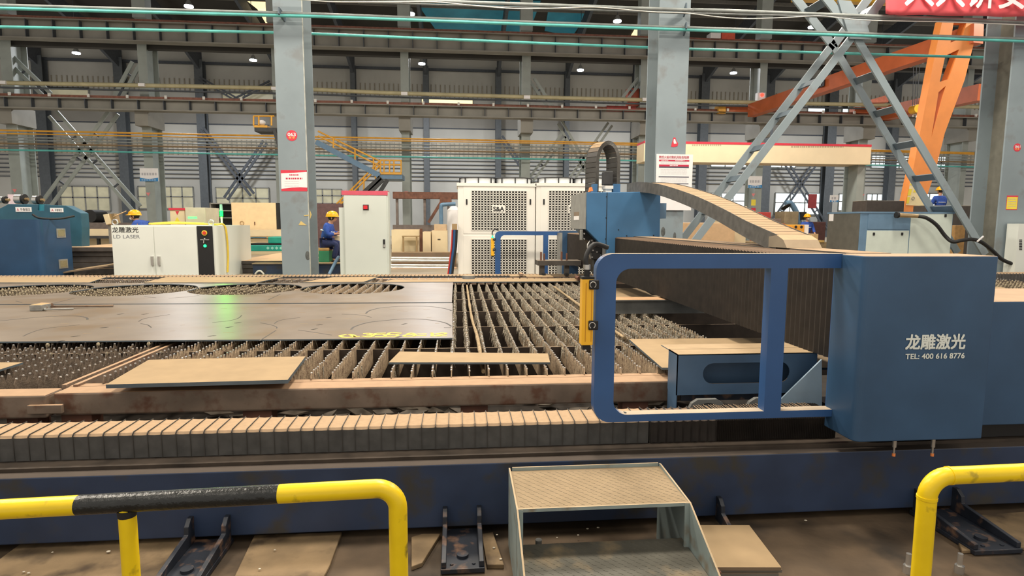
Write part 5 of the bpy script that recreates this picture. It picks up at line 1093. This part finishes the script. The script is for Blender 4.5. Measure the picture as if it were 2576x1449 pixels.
# --- machines at right background
Y0 = 24; zf = ZF
def bgbox(nm, l, t, r, b_, Y, D, mt, lab, cat, gnd=False):
    k = MB(); k.box(P(l,t,Y).x,P(r,t,Y).x,Y,Y+D,ZF if gnd else P((l+r)/2,b_,Y).z,P((l+r)/2,t,Y).z); return tag(k.build(nm, mt, bevel=.02), lab, cat)
o = T('slab_bed', 'tan steel slab bed on rails left of the compressor', 'machine bed', (P(2000,640,22).x,22,ZF)); part('slab', SLAB, o, (P(1966,600,22).x,P(2058,600,22).x,22,23.5,P(2010,604,22).z,P(2010,588,22).z)); part('base_frame', mat('slab_base','#8c7a5c',.7,var=.2), o, (P(1880,620,22).x,P(2085,620,22).x,21.8,24,ZF,P(2010,609,22).z)); part('rust_end', RUST, o, (P(1956,600,22).x,P(1966,600,22).x,22,23,P(1960,604,22).z,P(1960,588,22).z)); part('upper_tray', mat('tray_tan','#c2a15c',.6,var=.1), o, (P(1962,606,21.8).x,P(2072,606,21.8).x,21.75,22,P(2010,609,22).z,P(2010,604,22).z))
o = T('yellow_cutting_head', 'yellow machine head with two round dark holes on the slab bed', 'machine', (P(2008,588,22.2).x,22.2,P(2008,588,22.2).z)); k = MB(); k.pbox(1991,565,2024,588,22.2,.6); k.build('head_casing', HAT if 0 else mat('machine_orange','#eba233',.45,var=.06), o, bevel=.03); k = MB(); k.pbox(1987,568,1992,578,22.25,.4); k.build('side_lug', MATS['machine_orange'], o); disc(2002,571,.055,22.2,'round_port',BLACK,o); disc(2016,571,.055,22.2,'round_port',BLACK,o); part('white_cover', WHITE, o, (P(2024,577,22.2).x,P(2036,577,22.2).x,22.25,22.8,P(2030,588,22.2).z,P(2030,565,22.2).z)); part('silver_plate', SILVER, o, (P(2005,582,22.2).x,P(2014,582,22.2).x,22.18,22.2,P(2008,584,22.2).z,P(2008,580,22.2).z))
bgbox('rust_beam',1926,562,1976,576,22.8,.8,mat('rust_orange','#8e5636',.7,var=.15),'orange rust coloured beam left of the yellow head','beam',True); bgbox('grinder_housing',1934,550,1966,562,23,.6,MATS['rust_grey'],'grey rusty housing on the orange rust beam','machine'); bgbox('tan_casing',1975,532,2010,562,23.6,.8,mat('tan_case','#8b7d62',.6,var=.12),'tan machine casing behind the yellow head','machine',True)
bgbox('dark_box',2017,533,2030,553,23.8,.5,BLACK,'small black box right of the blue duct','box'); bgbox('maroon_machine',2034,558,2078,600,24.5,1.2,mat('maroon','#4a2c2a',.6,var=.15),'maroon machine beside the compressor side','machine',True); bgbox('blue_motor',1950,577,1966,588,22.3,.4,mat('motor_blue','#3b5a86',.5,var=.1),'small blue motor at the left of the yellow head','motor'); bgbox('red_box',1906,534,1940,546,24,.6,mat('box_red','#b5403a',.5,var=.08),'red topped box behind the cable chain end','box',True); bgbox('grey_box',1890,538,1902,553,23.5,.5,COMPP,'pale grey meter box on the far column foot','box')
bgbox('cream_console',1818,519,1880,590,20,1,CREAM,'cream console behind the long cable chain with a yellow hat above','cabinet',True)
bgbox('cream_bench',1705,560,1850,610,19,1.2,mat('bench_tan','#dcb890',.6,var=.06),'peach coloured bench seen between the brace legs','bench',True)
k = MB(); p = P(1850,518,20.4); k.ball((p.x,20.4,p.z),.13,.15,.10,14,8); k.cyl((p.x,20.4,p.z-.02),(p.x,20.4,p.z),.16,16); tag(k.build('hard_hat', HAT), 'yellow hard hat on top of the cream console', 'hard hat')
o = T('extractor_arm', 'blue extraction duct arm with black hood by right windows', 'extractor', (P(2008,560,24).x,24,ZF)); k = MB(); k.tube(smooth_path([P(1976,512,24),P(1988,511,24),P(1998,524,24),P(2006,542,24),P(2010,562,24),P(2010,600,24)],6),.11,12); k.build('duct', DUCT, o); k = MB(); a = P(1975,518,24); n = Vector((.3,-.5,-.8)).normalized(); k.cyl(a-n*.02, a+n*.05, .05, 20, .21); k.cyl(a+n*.05, a+n*.07, .21, 20); k.build('hood', BLACK, o)
bgbox('red_notice_board',2036,488,2056,524,30,.1,GLASSP,'dark red notice board in front of right windows','board'); bgbox('dark_girder',2330,517,2470,533,19.6,.6,mat('girder_dark','#4a4440',.6,var=.1,dust='#8a7a5c'),'dark girder workpiece in front of standing worker','girder',True); bgbox('dark_girder',2180,505,2276,528,21,.8,MATS['girder_dark'],'dark girder workpiece left of the orange leg','girder',True); bgbox('carton',2404,567,2430,594,16,.6,mat('carton_brown','#b58d58',.8,var=.2),'brown carton at right of the compressor','box',True)
bgbox('turquoise_stand',1832,591,1836,612,21,.1,mat('turquoise','#7fd0c0',.5),'turquoise post under the long cable chain','stand',True)
# cream beam of another cutting machine
Y0 = 24; o = T('cream_beam', 'long cream bridge beam with red top stripe behind the cross brace', 'bridge beam', (P(1905,410,Y0).x,Y0,ZF)); xa, xb = P(1620,385,Y0).x, P(2191,388,Y0).x; zt_, zb_ = P(1905,359,Y0).z, P(1905,410,Y0).z
part('beam_casing', mat('beam_cream','#efdcb8',.5,var=.03,scale=2), o, (xa, xb, Y0, Y0+1, zb_, zt_-.09)); part('red_stripe', RED, o, (xa, xb, Y0-.01, Y0+1.01, zt_-.09, zt_))
for px in (1645, 2174): part('support_leg', COLD, o, (P(px-10,450,Y0).x,P(px+8,450,Y0).x,Y0+.2,Y0+.8,ZF,zb_))
lines(1741,1815,[365.5],Y0-.002,'small_print',mat('print_tan','#b5a58a',.6,var=0),o,2,21,4); lines(1990,2122,[369.5],Y0-.002,'small_print',MATS['print_tan'],o,2,22,4)
# --- orange semi gantry crane
YO = 22; oc = T('gantry_crane', 'orange semi gantry crane with ladder like leg and long girder', 'crane', (P(2300,530,YO).x,YO,ZF))
def px2(pl, Y): return [(P(x,y,Y).x, P(x,y,Y).z) for x, y in pl]
outer = [(2371,50),(2352,137),(2300,411),(2274,528),(2262,575),(2310,575),(2320,528),(2352,434),(2377,334),(2427,200),(2451,104),(2468,50)]
h1 = [(2399,56),(2391,107),(2420,96),(2432,56)]; h2 = [(2378,140),(2413,124),(2386,199),(2364,206)]; h3 = [(2361,232),(2379,216),(2343,345)]
b = MB(); plate_hole(b, px2(outer,YO), [px2(h,YO) for h in (h1,h2,h3)], YO, YO+.35); b.build('leg', ORANGE, oc)
lb = MB(); lb.prism([(x,YO-.012,z) for x, z in px2([(2290,455),(2322,480),(2338,502),(2328,518),(2279,516)],YO)],(0,.01,0)); lo = lb.build('warning_label', mat('label_cream','#f4e3b4',.6,var=.03), oc)
for q in ([(2286,475),(2294,475),(2290,492),(2282,492)],[(2282,496),(2289,496),(2285,512),(2279,512)]): k = MB(); k.prism([(x,YO-.016,z) for x, z in px2(q,YO)],(0,.003,0)); k.build('yellow_panel', SIGNY, lo)
for x, y in ((2292,463),(2300,481)): k = MB(); k.prism([(v,YO-.016,z) for v, z in px2([(x-4,y+3),(x+4,y+3),(x,y-4)],YO)],(0,.003,0)); k.build('hazard_triangle', SIGNY, lo)
p = P(2296,499,YO); k = MB(); k.tube([(p.x+.06*math.cos(a*.4),YO-.016,p.z+.06*math.sin(a*.4)) for a in range(17)],.012,6); k.build('mask_symbol', GREY, lo)
A, B = P(1890,279,34.7), P(2462,84,21.9); k = MB(); k.bar(A, B, .5, .72); k.build('girder', ORANGE2, oc)
k = MB(); k.pbox(1824,266,1890,283,35.2,.5); k.build('end_truck', ORANGE2, oc); k = MB(); k.pbox(1808,265,1826,285,35.1,.6); k.build('buffer', PIPEY, oc)
k = MB(); c = A+(B-A)*.42; k.box(c.x-.30,c.x-.27,c.z*0+c.y-.5,c.y+.5,c.z-.1,c.z+.25); k.build('number_plate', BLACK, oc); text('54','number',WHITE,(c.x-.305,c.y+.4,c.z-.03),(0,-1,0),(0,0,1),.7,.25,oc)
k = MB(); k.pbox(2306,126,2326,160,27.5,.8); k.build('hoist_motor', GREY, oc, bevel=.03); k = MB(); k.prism([(x,27.4,z) for x, z in px2([(2258,142),(2290,131),(2292,148),(2262,160)],27.4)],(0,.5,0)); k.build('hoist_drum', LCY, oc)
k = MB()
for dx in (0,8,16): a, c = P(2298+dx,160,27.6), P(2296+dx*.6,270,27.6); k.cyl(a, c, .015, 6)
k.build('hoist_rope', RAFT, oc); k = MB(); p = P(2302,275,27.6); k.cyl((p.x,27.4,p.z),(p.x,27.8,p.z),.2,18); k.build('hook_block', LCY, oc); k = MB(); k.tube([(p.x+.09*math.cos(a*.4),27.6,p.z-.32+.09*math.sin(a*.4)) for a in range(-2,10)],.03,8); k.build('hook', SILVER, oc)
o2 = T('bridge_crane', 'second orange crane girder at far right behind the orange leg', 'crane', P(2300,280,34)[:]); A, B = P(2225,287,35.2), P(2475,232,28); k = MB(); k.bar(A, B, .6, .8); k.build('girder', ORANGE2, o2); k = MB(); k.pbox(2150,270,2225,285,35.2,.5); k.build('end_truck', ORANGE2, o2); k = MB(); k.prism([(x,33,z) for x, z in px2([(2193,250),(2235,238),(2235,257),(2193,258)],33)],(0,.4,0)); k.build('trolley_panel', mat('panel_pink','#e0876f',.5), o2)
o = T('lamp_box', 'white box with red lamp on column by crane girder end', 'signal lamp', P(1914,252,35.6)[:]); k = MB(); k.pbox(1906,233,1925,253,35.6,.3); k.build('box_body', WHITE, o); disc(1917,239,.1,35.6,'red_lamp',RLED,o,.05)
bgbox('crane_carriage',1526,266,1600,280,35.3,.6,mat('carriage_red','#a8443c',.5,var=.1),'dark red crane carriage on the rail left of board column','crane carriage'); bgbox('crane_end_carriage',1580,222,1608,266,36.9,.5,mat('frame_red','#b5553c',.5,var=.1),'red crane end frame above the dark red carriage','crane frame')
bgbox('crane_trolley',1816,82,1850,99,35.3,.6,mat('trolley_red','#d8583a',.5,var=.06),'orange red trolley on the upper runway right of column 062','trolley'); bgbox('trolley_box',1788,82,1814,96,35.2,.6,WHITE,'white box beside the orange red trolley on the upper rail','box')
k = MB(); k.box(P(2010,2,35).x,P(2300,2,35).x,35.4,35.9,P(2150,4,35.4).z,P(2150,-30,35.4).z); tag(k.build('yellow_girder', LCY), 'yellow crane girder edge at the top behind the brace', 'girder')
# --- yellow stairs and platforms
Y0 = 33; sp_ = T('stair_platform', 'yellow railed stair landing with grey stairs right of column 063', 'stairs', (P(982,450,Y0).x,Y0,P(982,450,Y0).z))
k = MB(); k.pbox(952,438,1012,450,Y0,1.5); k.build('landing', COMPB, sp_); k = MB(); k.pbox(955,433,1010,439,Y0-.05,.05); k.build('toe_board', PIPEY, sp_); k = MB()
for y in (403,414): a, c = P(956,y,Y0), P(1010,y+1,Y0); k.cyl(a, c, .05, 6)
for x in (957,966,980,991,1009): a, c = P(x,403,Y0), P(x,438,Y0); k.cyl(a, c, .045, 6)
k.build('landing_rail', PIPEY, sp_); k = MB(); k.bar(P(795,357,Y0),P(955,442,Y0),.15,.28); k.build('upper_stringer', COMPB, sp_); k = MB(); k.bar(P(958,446,Y0),P(850,545,Y0),.15,.25); k.build('lower_stringer', DARK, sp_); k = MB()
for o_ in (0, 11): k.cyl(P(956,405+o_,Y0),P(840,520+o_,Y0),.05,6)
for t in (.1,.35,.6,.85): k.cyl(P(956-116*t,405+115*t,Y0),P(956-116*t,438+115*t,Y0),.045,6)
k.build('lower_handrail', PIPEY, sp_); k = MB()
for o_ in (0, 12): k.cyl(P(955,405+o_,Y0),P(800,330+o_,Y0),.05,6)
for t in (.1,.4,.75): k.cyl(P(955-155*t,405-75*t,Y0),P(955-155*t,440-85*t,Y0),.045,6)
k.build('upper_handrail', PIPEY, sp_); k = MB(); k.bar(P(930,484,Y0),P(962,452,Y0),.15,.25); k.bar(P(955,484,Y0),P(975,452,Y0),.15,.2); k.build('support_strut', DARK, sp_)
Y0 = 30; o = T('lamp_platform', 'small yellow railed platform with white lamp left of column 063', 'platform', P(668,330,Y0)[:]); k = MB(); k.pbox(638,315,672,321,Y0,1); k.build('edge_board', PIPEY, o); k = MB(); k.pbox(640,321,705,331,Y0,1); k.build('deck', DARK, o); k = MB()
for x in (638,651,683): k.cyl(P(x,292,Y0),P(x,316,Y0),.04,6)
k.cyl(P(638,292,Y0),P(690,292,Y0),.04,6); k.build('railing', PIPEY, o); k = MB(); p = P(659,308,Y0+.3); k.ball((p.x,Y0+.3,p.z),.17,.17,.14); k.build('white_lamp', WHITE, o); k = MB(); k.bar(P(690,325,Y0),P(705,380,Y0),.1,.15); k.build('bracket_arm', DARK, o)
# ================================================================ PEOPLE
def skin(chains, root_r, name, mt, parent, off, sub=1, sx=1):
    # chains: list of lists of (point, radius); points that coincide are joined into one continuous surface
    vs = []; rs = []; es = []; idx = {}
    def vid(p, r):
        k = tuple(round(c, 4) for c in p)
        if k not in idx: idx[k] = len(vs); vs.append(Vector(p)-off); rs.append(r)
        return idx[k]
    for ch in chains:
        ids = [vid(p, r) for p, r in ch]
        for a, c in zip(ids, ids[1:]): es.append((a, c))
    me = bpy.data.meshes.new('s'); me.from_pydata(vs, es, []); o = bpy.data.objects.new('s', me); COL.objects.link(o)
    m_ = o.modifiers.new('s', 'SKIN'); 
    for i, sv in enumerate(me.skin_vertices[0].data): rr_ = rs[i]; sv.radius = rr_ if isinstance(rr_, tuple) else (rr_, rr_); sv.use_root = (i == 0)
    s2 = o.modifiers.new('u', 'SUBSURF'); s2.levels = sub; s2.render_levels = sub
    dg = bpy.context.evaluated_depsgraph_get(); dg.update(); nm = bpy.data.meshes.new_from_object(o.evaluated_get(dg)); bpy.data.objects.remove(o); nm.name = name
    nm.materials.clear(); nm.materials.append(mt)
    for p in nm.polygons: p.use_smooth = True
    q = bpy.data.objects.new(name, nm); COL.objects.link(q); q.parent = parent; return q
def person(lab, base, J, face, mask=False, hat=True, loc=None):
    # J: joints in metres (world); face: unit horizontal direction the person looks
    F_ = Vector(face).normalized(); S_ = Vector((-F_.y, F_.x, 0)); U = Vector((0,0,1))
    r = T('person', lab, 'person', base); off = Vector(base)
    hd_ = Vector(J['head']); nk = Vector(J['neck']); ch = Vector(J['chest']); pv = Vector(J['pelvis'])
    body = [[(pv,.11),(pv.lerp(ch,.5),.105),(ch,.11),(nk,.055),(nk.lerp(hd_,.5)+F_*-.005,.055),(hd_-U*.03+F_*.005,.085),(hd_+U*.05-F_*.015,.09)], [(hd_-U*.03+F_*.005,.085),(hd_-U*.075+F_*.045,.045)], [(hd_-U*.03+F_*.005,.085),(hd_-U*.02+F_*.10,.016)]]
    for s in (-1, 1):
        sh, el, wr = [Vector(v) for v in J['arm%+d' % s]]; hn = (wr-el).normalized()
        body.append([(ch,.11),(sh,.042),(el,.036),(wr,.028),(wr+hn*.07,.034)])
        sd = S_ if abs(hn.dot(S_)) < .8 else U
        for i, L in enumerate((.07,.085,.08,.06)): b0 = wr+hn*.07; d_ = sd*(i-1.5)*.02; body.append([(b0,.034),(b0+hn*.03+d_,.0095),(b0+hn*(.03+L*.55)+d_-U*.012,.009),(b0+hn*(.03+L*.8)+d_-U*.035,.008)])
        body.append([(wr+hn*.035+sd*.001,.03) if 0 else (wr,.03),(wr+hn*.05+sd*.035*(-s),.011),(wr+hn*.085+sd*.04*(-s),.009)])
        hp, kn, an = [Vector(v) for v in J['leg%+d' % s]]; body.append([(pv,.11),(hp,.075),(kn,.055),(an,.04),(an+F_*.12-U*.05,.035)])
    skin(body, 0, 'body', SKIN, r, off)
    for s in (-1, 1):
        k = MB(); p = hd_+U*.012+F_*.083+S_*s*.033; k.ball(p,.010,.010,.007,8,6); k.build('eye', INKB, r); k = MB(); p = hd_-U*.0+S_*s*.088-F_*.01; k.ball(p,.014,.024,.034,8,6); k.build('ear', SKIN, r)
    k = MB(); p = hd_-U*.062+F_*.088; k.ball(p,.02 if abs(F_.y) > .5 else .008,.008 if abs(F_.y) > .5 else .02,.006,8,5); k.build('mouth', mat('lips','#9a5a4c',.5,var=0), r)
    k = MB(); k.ball(hd_+U*.03-F_*.022,.096,.1,.10,14,8); k.build('hair', HAIR, r)
    jk = [[(pv+U*.02,.15),(pv.lerp(ch,.5),.15),(ch,.17),(nk-U*.01,.08)]]
    for s in (-1, 1):
        sh, el, wr = [Vector(v) for v in J['arm%+d' % s]]; jk.append([(ch,.17),(sh,.09),(el,.068),(el.lerp(wr,.93),.052)])
    skin(jk, 0, 'jacket', CLOTH, r, off); tr_ = []
    for s in (-1, 1): hp, kn, an = [Vector(v) for v in J['leg%+d' % s]]; tr_.append([(pv,.145),(hp,.105),(kn,.08),(an,.065)]); k = MB(); k.ball(an+F_*.06-U*.05,.06+.06*abs(F_.x),.06+.06*abs(F_.y),.05,10,6); k.build('shoe', BLACK, r)
    skin(tr_, 0, 'trousers', CLOTHD, r, off)
    k = MB(); c0 = pv.lerp(ch,.82); n_seg = 20; ax = (ch-pv).normalized()
    ring = [c0+S_*(.165*math.cos(a))+(F_-ax*F_.dot(ax)).normalized()*(.155*math.sin(a)) for a in [i*2*math.pi/n_seg for i in range(n_seg+1)]]
    k.tube(ring,.014,6); k.build('reflective_band', RFL, r)
    if mask: k = MB(); k.ball(hd_-U*.045+F_*.075,.045,.045,.04,10,8); k.build('face_mask', MASKW, r)
    if hat:
        k = MB(); hc = hd_+U*.055-F_*.01; vs = []; fs = []; n = 20; m2 = 7
        for j in range(m2+1):
            t = (math.pi/2)*j/m2
            for i in range(n): a = 2*math.pi*i/n; vs.append(hc+F_*(.150*math.cos(a)*math.sin(t))+S_*(.125*math.sin(a)*math.sin(t))+U*(.125*math.cos(t)))
        for j in range(m2):
            for i in range(n): fs.append((j*n+i, j*n+(i+1) % n, (j+1)*n+(i+1) % n, (j+1)*n+i))
        k.add(vs, fs, True); rim = [hc+F_*((.205 if math.cos(a) > 0 else .158)*math.cos(a))+S_*(.14*math.sin(a))-U*.012 for a in [2*math.pi*i/n for i in range(n)]]; base_ = (m2)*n
        k.add(vs[base_:base_+n]+rim+[v-U*.008 for v in rim], [(i, (i+1) % n, n+(i+1) % n, n+i) for i in range(n)]+[(n+i, n+(i+1) % n, 2*n+(i+1) % n, 2*n+i) for i in range(n)]); k.build('hard_hat', HAT, r)
    return r
def pj(x, y, Y, dy=0): p = P(x, y, Y); return (p.x, Y+dy, p.z)
Y0 = 14.75
person('worker in blue with yellow hard hat seated in profile facing right, hands forward', (P(822,655,Y0).x,Y0,P(822,662,14.2).z),
  {'head':pj(837,549,Y0),'neck':pj(831,562,Y0),'chest':pj(825,575,Y0),'pelvis':pj(819,609,Y0),
   'arm-1':(pj(825,570,Y0,-.2),pj(829,590,Y0,-.26),pj(846,588,Y0,-.16)),'arm+1':(pj(827,570,Y0,.2),pj(834,590,Y0,.24),pj(850,585,Y0,.12)),
   'leg-1':(pj(822,612,Y0,-.1),pj(851,613,Y0,-.12),pj(842,652,Y0,-.12)),'leg+1':(pj(822,612,Y0,.1),pj(855,612,Y0,.12),pj(850,652,Y0,.12))}, (1,0,0))
o = T('crate_seat', 'green crate with wooden top used as the seat of seated worker', 'crate', (P(815,655,Y0).x,Y0,P(815,662,14.2).z)); z_ = P(815,662,14.2).z; xa, xb = P(806,640,Y0).x, P(832,640,Y0).x
part('crate', mat('crate_green','#2f7a58',.6,var=.1), o, (xa, xb, Y0-.2, Y0+.25, z_, P(815,630,Y0).z), .01); part('wooden_top', WOOD, o, (xa, xb, Y0-.2, Y0+.25, P(815,630,Y0).z, P(815,623,Y0).z), .01)
bgbox('work_table',842,592,870,660,15.0,.5,CREAM,'cream work table in front of the seated worker','table')
Y0 = 15.9
person('worker in blue wearing white mask and yellow hard hat behind the white laser cabinet', (P(356,640,Y0).x,Y0,ZF),
  {'head':pj(338,545,Y0),'neck':pj(345,556,Y0),'chest':pj(353,567,Y0),'pelvis':pj(364,603,Y0),
   'arm-1':(pj(353,562,Y0,-.2),pj(341,585,Y0,-.25),pj(322,580,Y0,-.15)),'arm+1':(pj(355,562,Y0,.2),pj(345,585,Y0,.24),pj(324,582,Y0,.12)),
   'leg-1':(pj(362,606,Y0,-.1),pj(325,612,Y0,-.12),pj(330,655,Y0,-.12)),'leg+1':(pj(362,606,Y0,.1),pj(322,612,Y0,.12),pj(327,655,Y0,.12))}, (-1,-.1,0), mask=True)
o = T('stool', 'stool under the masked worker behind the laser cabinet', 'stool', (P(366,640,Y0).x,Y0,ZF)); part('seat', WOOD, o, (P(352,625,Y0).x,P(380,625,Y0).x,Y0-.18,Y0+.18,P(366,622,Y0).z-.04,P(366,617,Y0).z)); part('post', GREY, o, (P(363,640,Y0).x,P(369,640,Y0).x,Y0-.04,Y0+.04,ZF,P(366,622,Y0).z-.04))
Y0 = 20.4; zb_ = P(2365,569,Y0).z
hz = P(2365,481,Y0).z; xh = P(2365,481,Y0).x
person('worker in blue seen from behind under the right cross brace, yellow hard hat', (xh,Y0,zb_),
  {'head':(xh,Y0,hz),'neck':(xh,Y0-.02,hz-.16),'chest':(xh,Y0-.03,hz-.33),'pelvis':(xh,Y0-.02,hz-.72),
   'arm-1':((xh+.2,Y0-.02,hz-.24),(xh+.26,Y0+.05,hz-.5),(xh+.2,Y0+.28,hz-.6)),'arm+1':((xh-.2,Y0-.02,hz-.24),(xh-.26,Y0+.05,hz-.5),(xh-.2,Y0+.28,hz-.6)),
   'leg-1':((xh+.1,Y0,hz-.78),(xh+.11,Y0+.02,hz-1.15),(xh+.11,Y0,zb_+.1)),'leg+1':((xh-.1,Y0,hz-.78),(xh-.11,Y0+.02,hz-1.15),(xh-.11,Y0,zb_+.1))}, (0,1,0))
k = MB(); k.box(xh-1.2, xh+1.0, Y0-.16, Y0+1.2, ZF, zb_); tag(k.build('work_platform', MATS['girder_dark']), 'dark work platform under the worker at right', 'platform')
Y0 = 23.5; xh = P(2031,548,Y0).x; hz = P(2031,548,Y0).z
person('small distant worker in blue facing camera beside the yellow machine head', (xh,Y0,ZF),
  {'head':(xh,Y0,hz),'neck':(xh,Y0,hz-.16),'chest':(xh,Y0,hz-.33),'pelvis':(xh,Y0,hz-.7),
   'arm-1':((xh-.2,Y0,hz-.24),(xh-.27,Y0-.05,hz-.5),(xh-.2,Y0-.25,hz-.62)),'arm+1':((xh+.2,Y0,hz-.24),(xh+.27,Y0-.05,hz-.5),(xh+.2,Y0-.25,hz-.62)),
   'leg-1':((xh-.1,Y0,hz-.75),(xh-.11,Y0-.02,ZF+.45),(xh-.11,Y0,ZF+.1)),'leg+1':((xh+.1,Y0,hz-.75),(xh+.11,Y0-.02,ZF+.45),(xh+.11,Y0,ZF+.1))}, (0,-1,0), mask=True)
WORLD, KEY, KEY2, KEY3, EXPO = .8, .62, .8, .85, 0
# ================================================================ LIGHT
w = bpy.data.worlds.new('world'); SC.world = w; w.use_nodes = True
w.node_tree.nodes['Background'].inputs[0].default_value = (1, .93, .84, 1); w.node_tree.nodes['Background'].inputs[1].default_value = WORLD
def area(x, y, z, size, power, col=(1,.9,.76), rot=(0,0,0)):
    l = bpy.data.lights.new('bay_and_fill_light', 'AREA'); l.energy = power; l.size = size; l.color = col; l.shape = 'DISK'
    o = bpy.data.objects.new('bay_and_fill_light', l); COL.objects.link(o); o.location = (x, y, z); o.rotation_euler = rot
for x, y, p in ((-6, 4.2, 700), (.6, 4.6, 900), (7, 4.4, 600)): area(x, y, 9, 1.4, p*KEY)
area(2, -1.5, 8, 2, 160*KEY); area(-4, -1.5, 8, 2, 100*KEY)  # added front fill above and behind the camera, not fixtures of the hall
for x, y, p in ((-9, 10.2, 900), (0, 10.4, 900), (9, 10.2, 900)): area(x, y, 10.5, 2, p*KEY2, (1,.9,.76))
for x in (-18, -4, 10, 24): area(x, 20.5, 12, 2, 1500*KEY3, (1,.92,.8))
for x in (-20, -2, 16, 34): area(x, 44.5, 13.5, 2, 2600*KEY3, (.95,.97,1))
SC.view_settings.view_transform = 'Standard'; SC.view_settings.look = 'None'; SC.view_settings.gamma = 1; SC.view_settings.exposure = EXPO
SC.cycles.max_bounces = 5; SC.cycles.diffuse_bounces = 3; SC.cycles.glossy_bounces = 3
try: SC.cycles.use_denoising = True
except Exception: pass
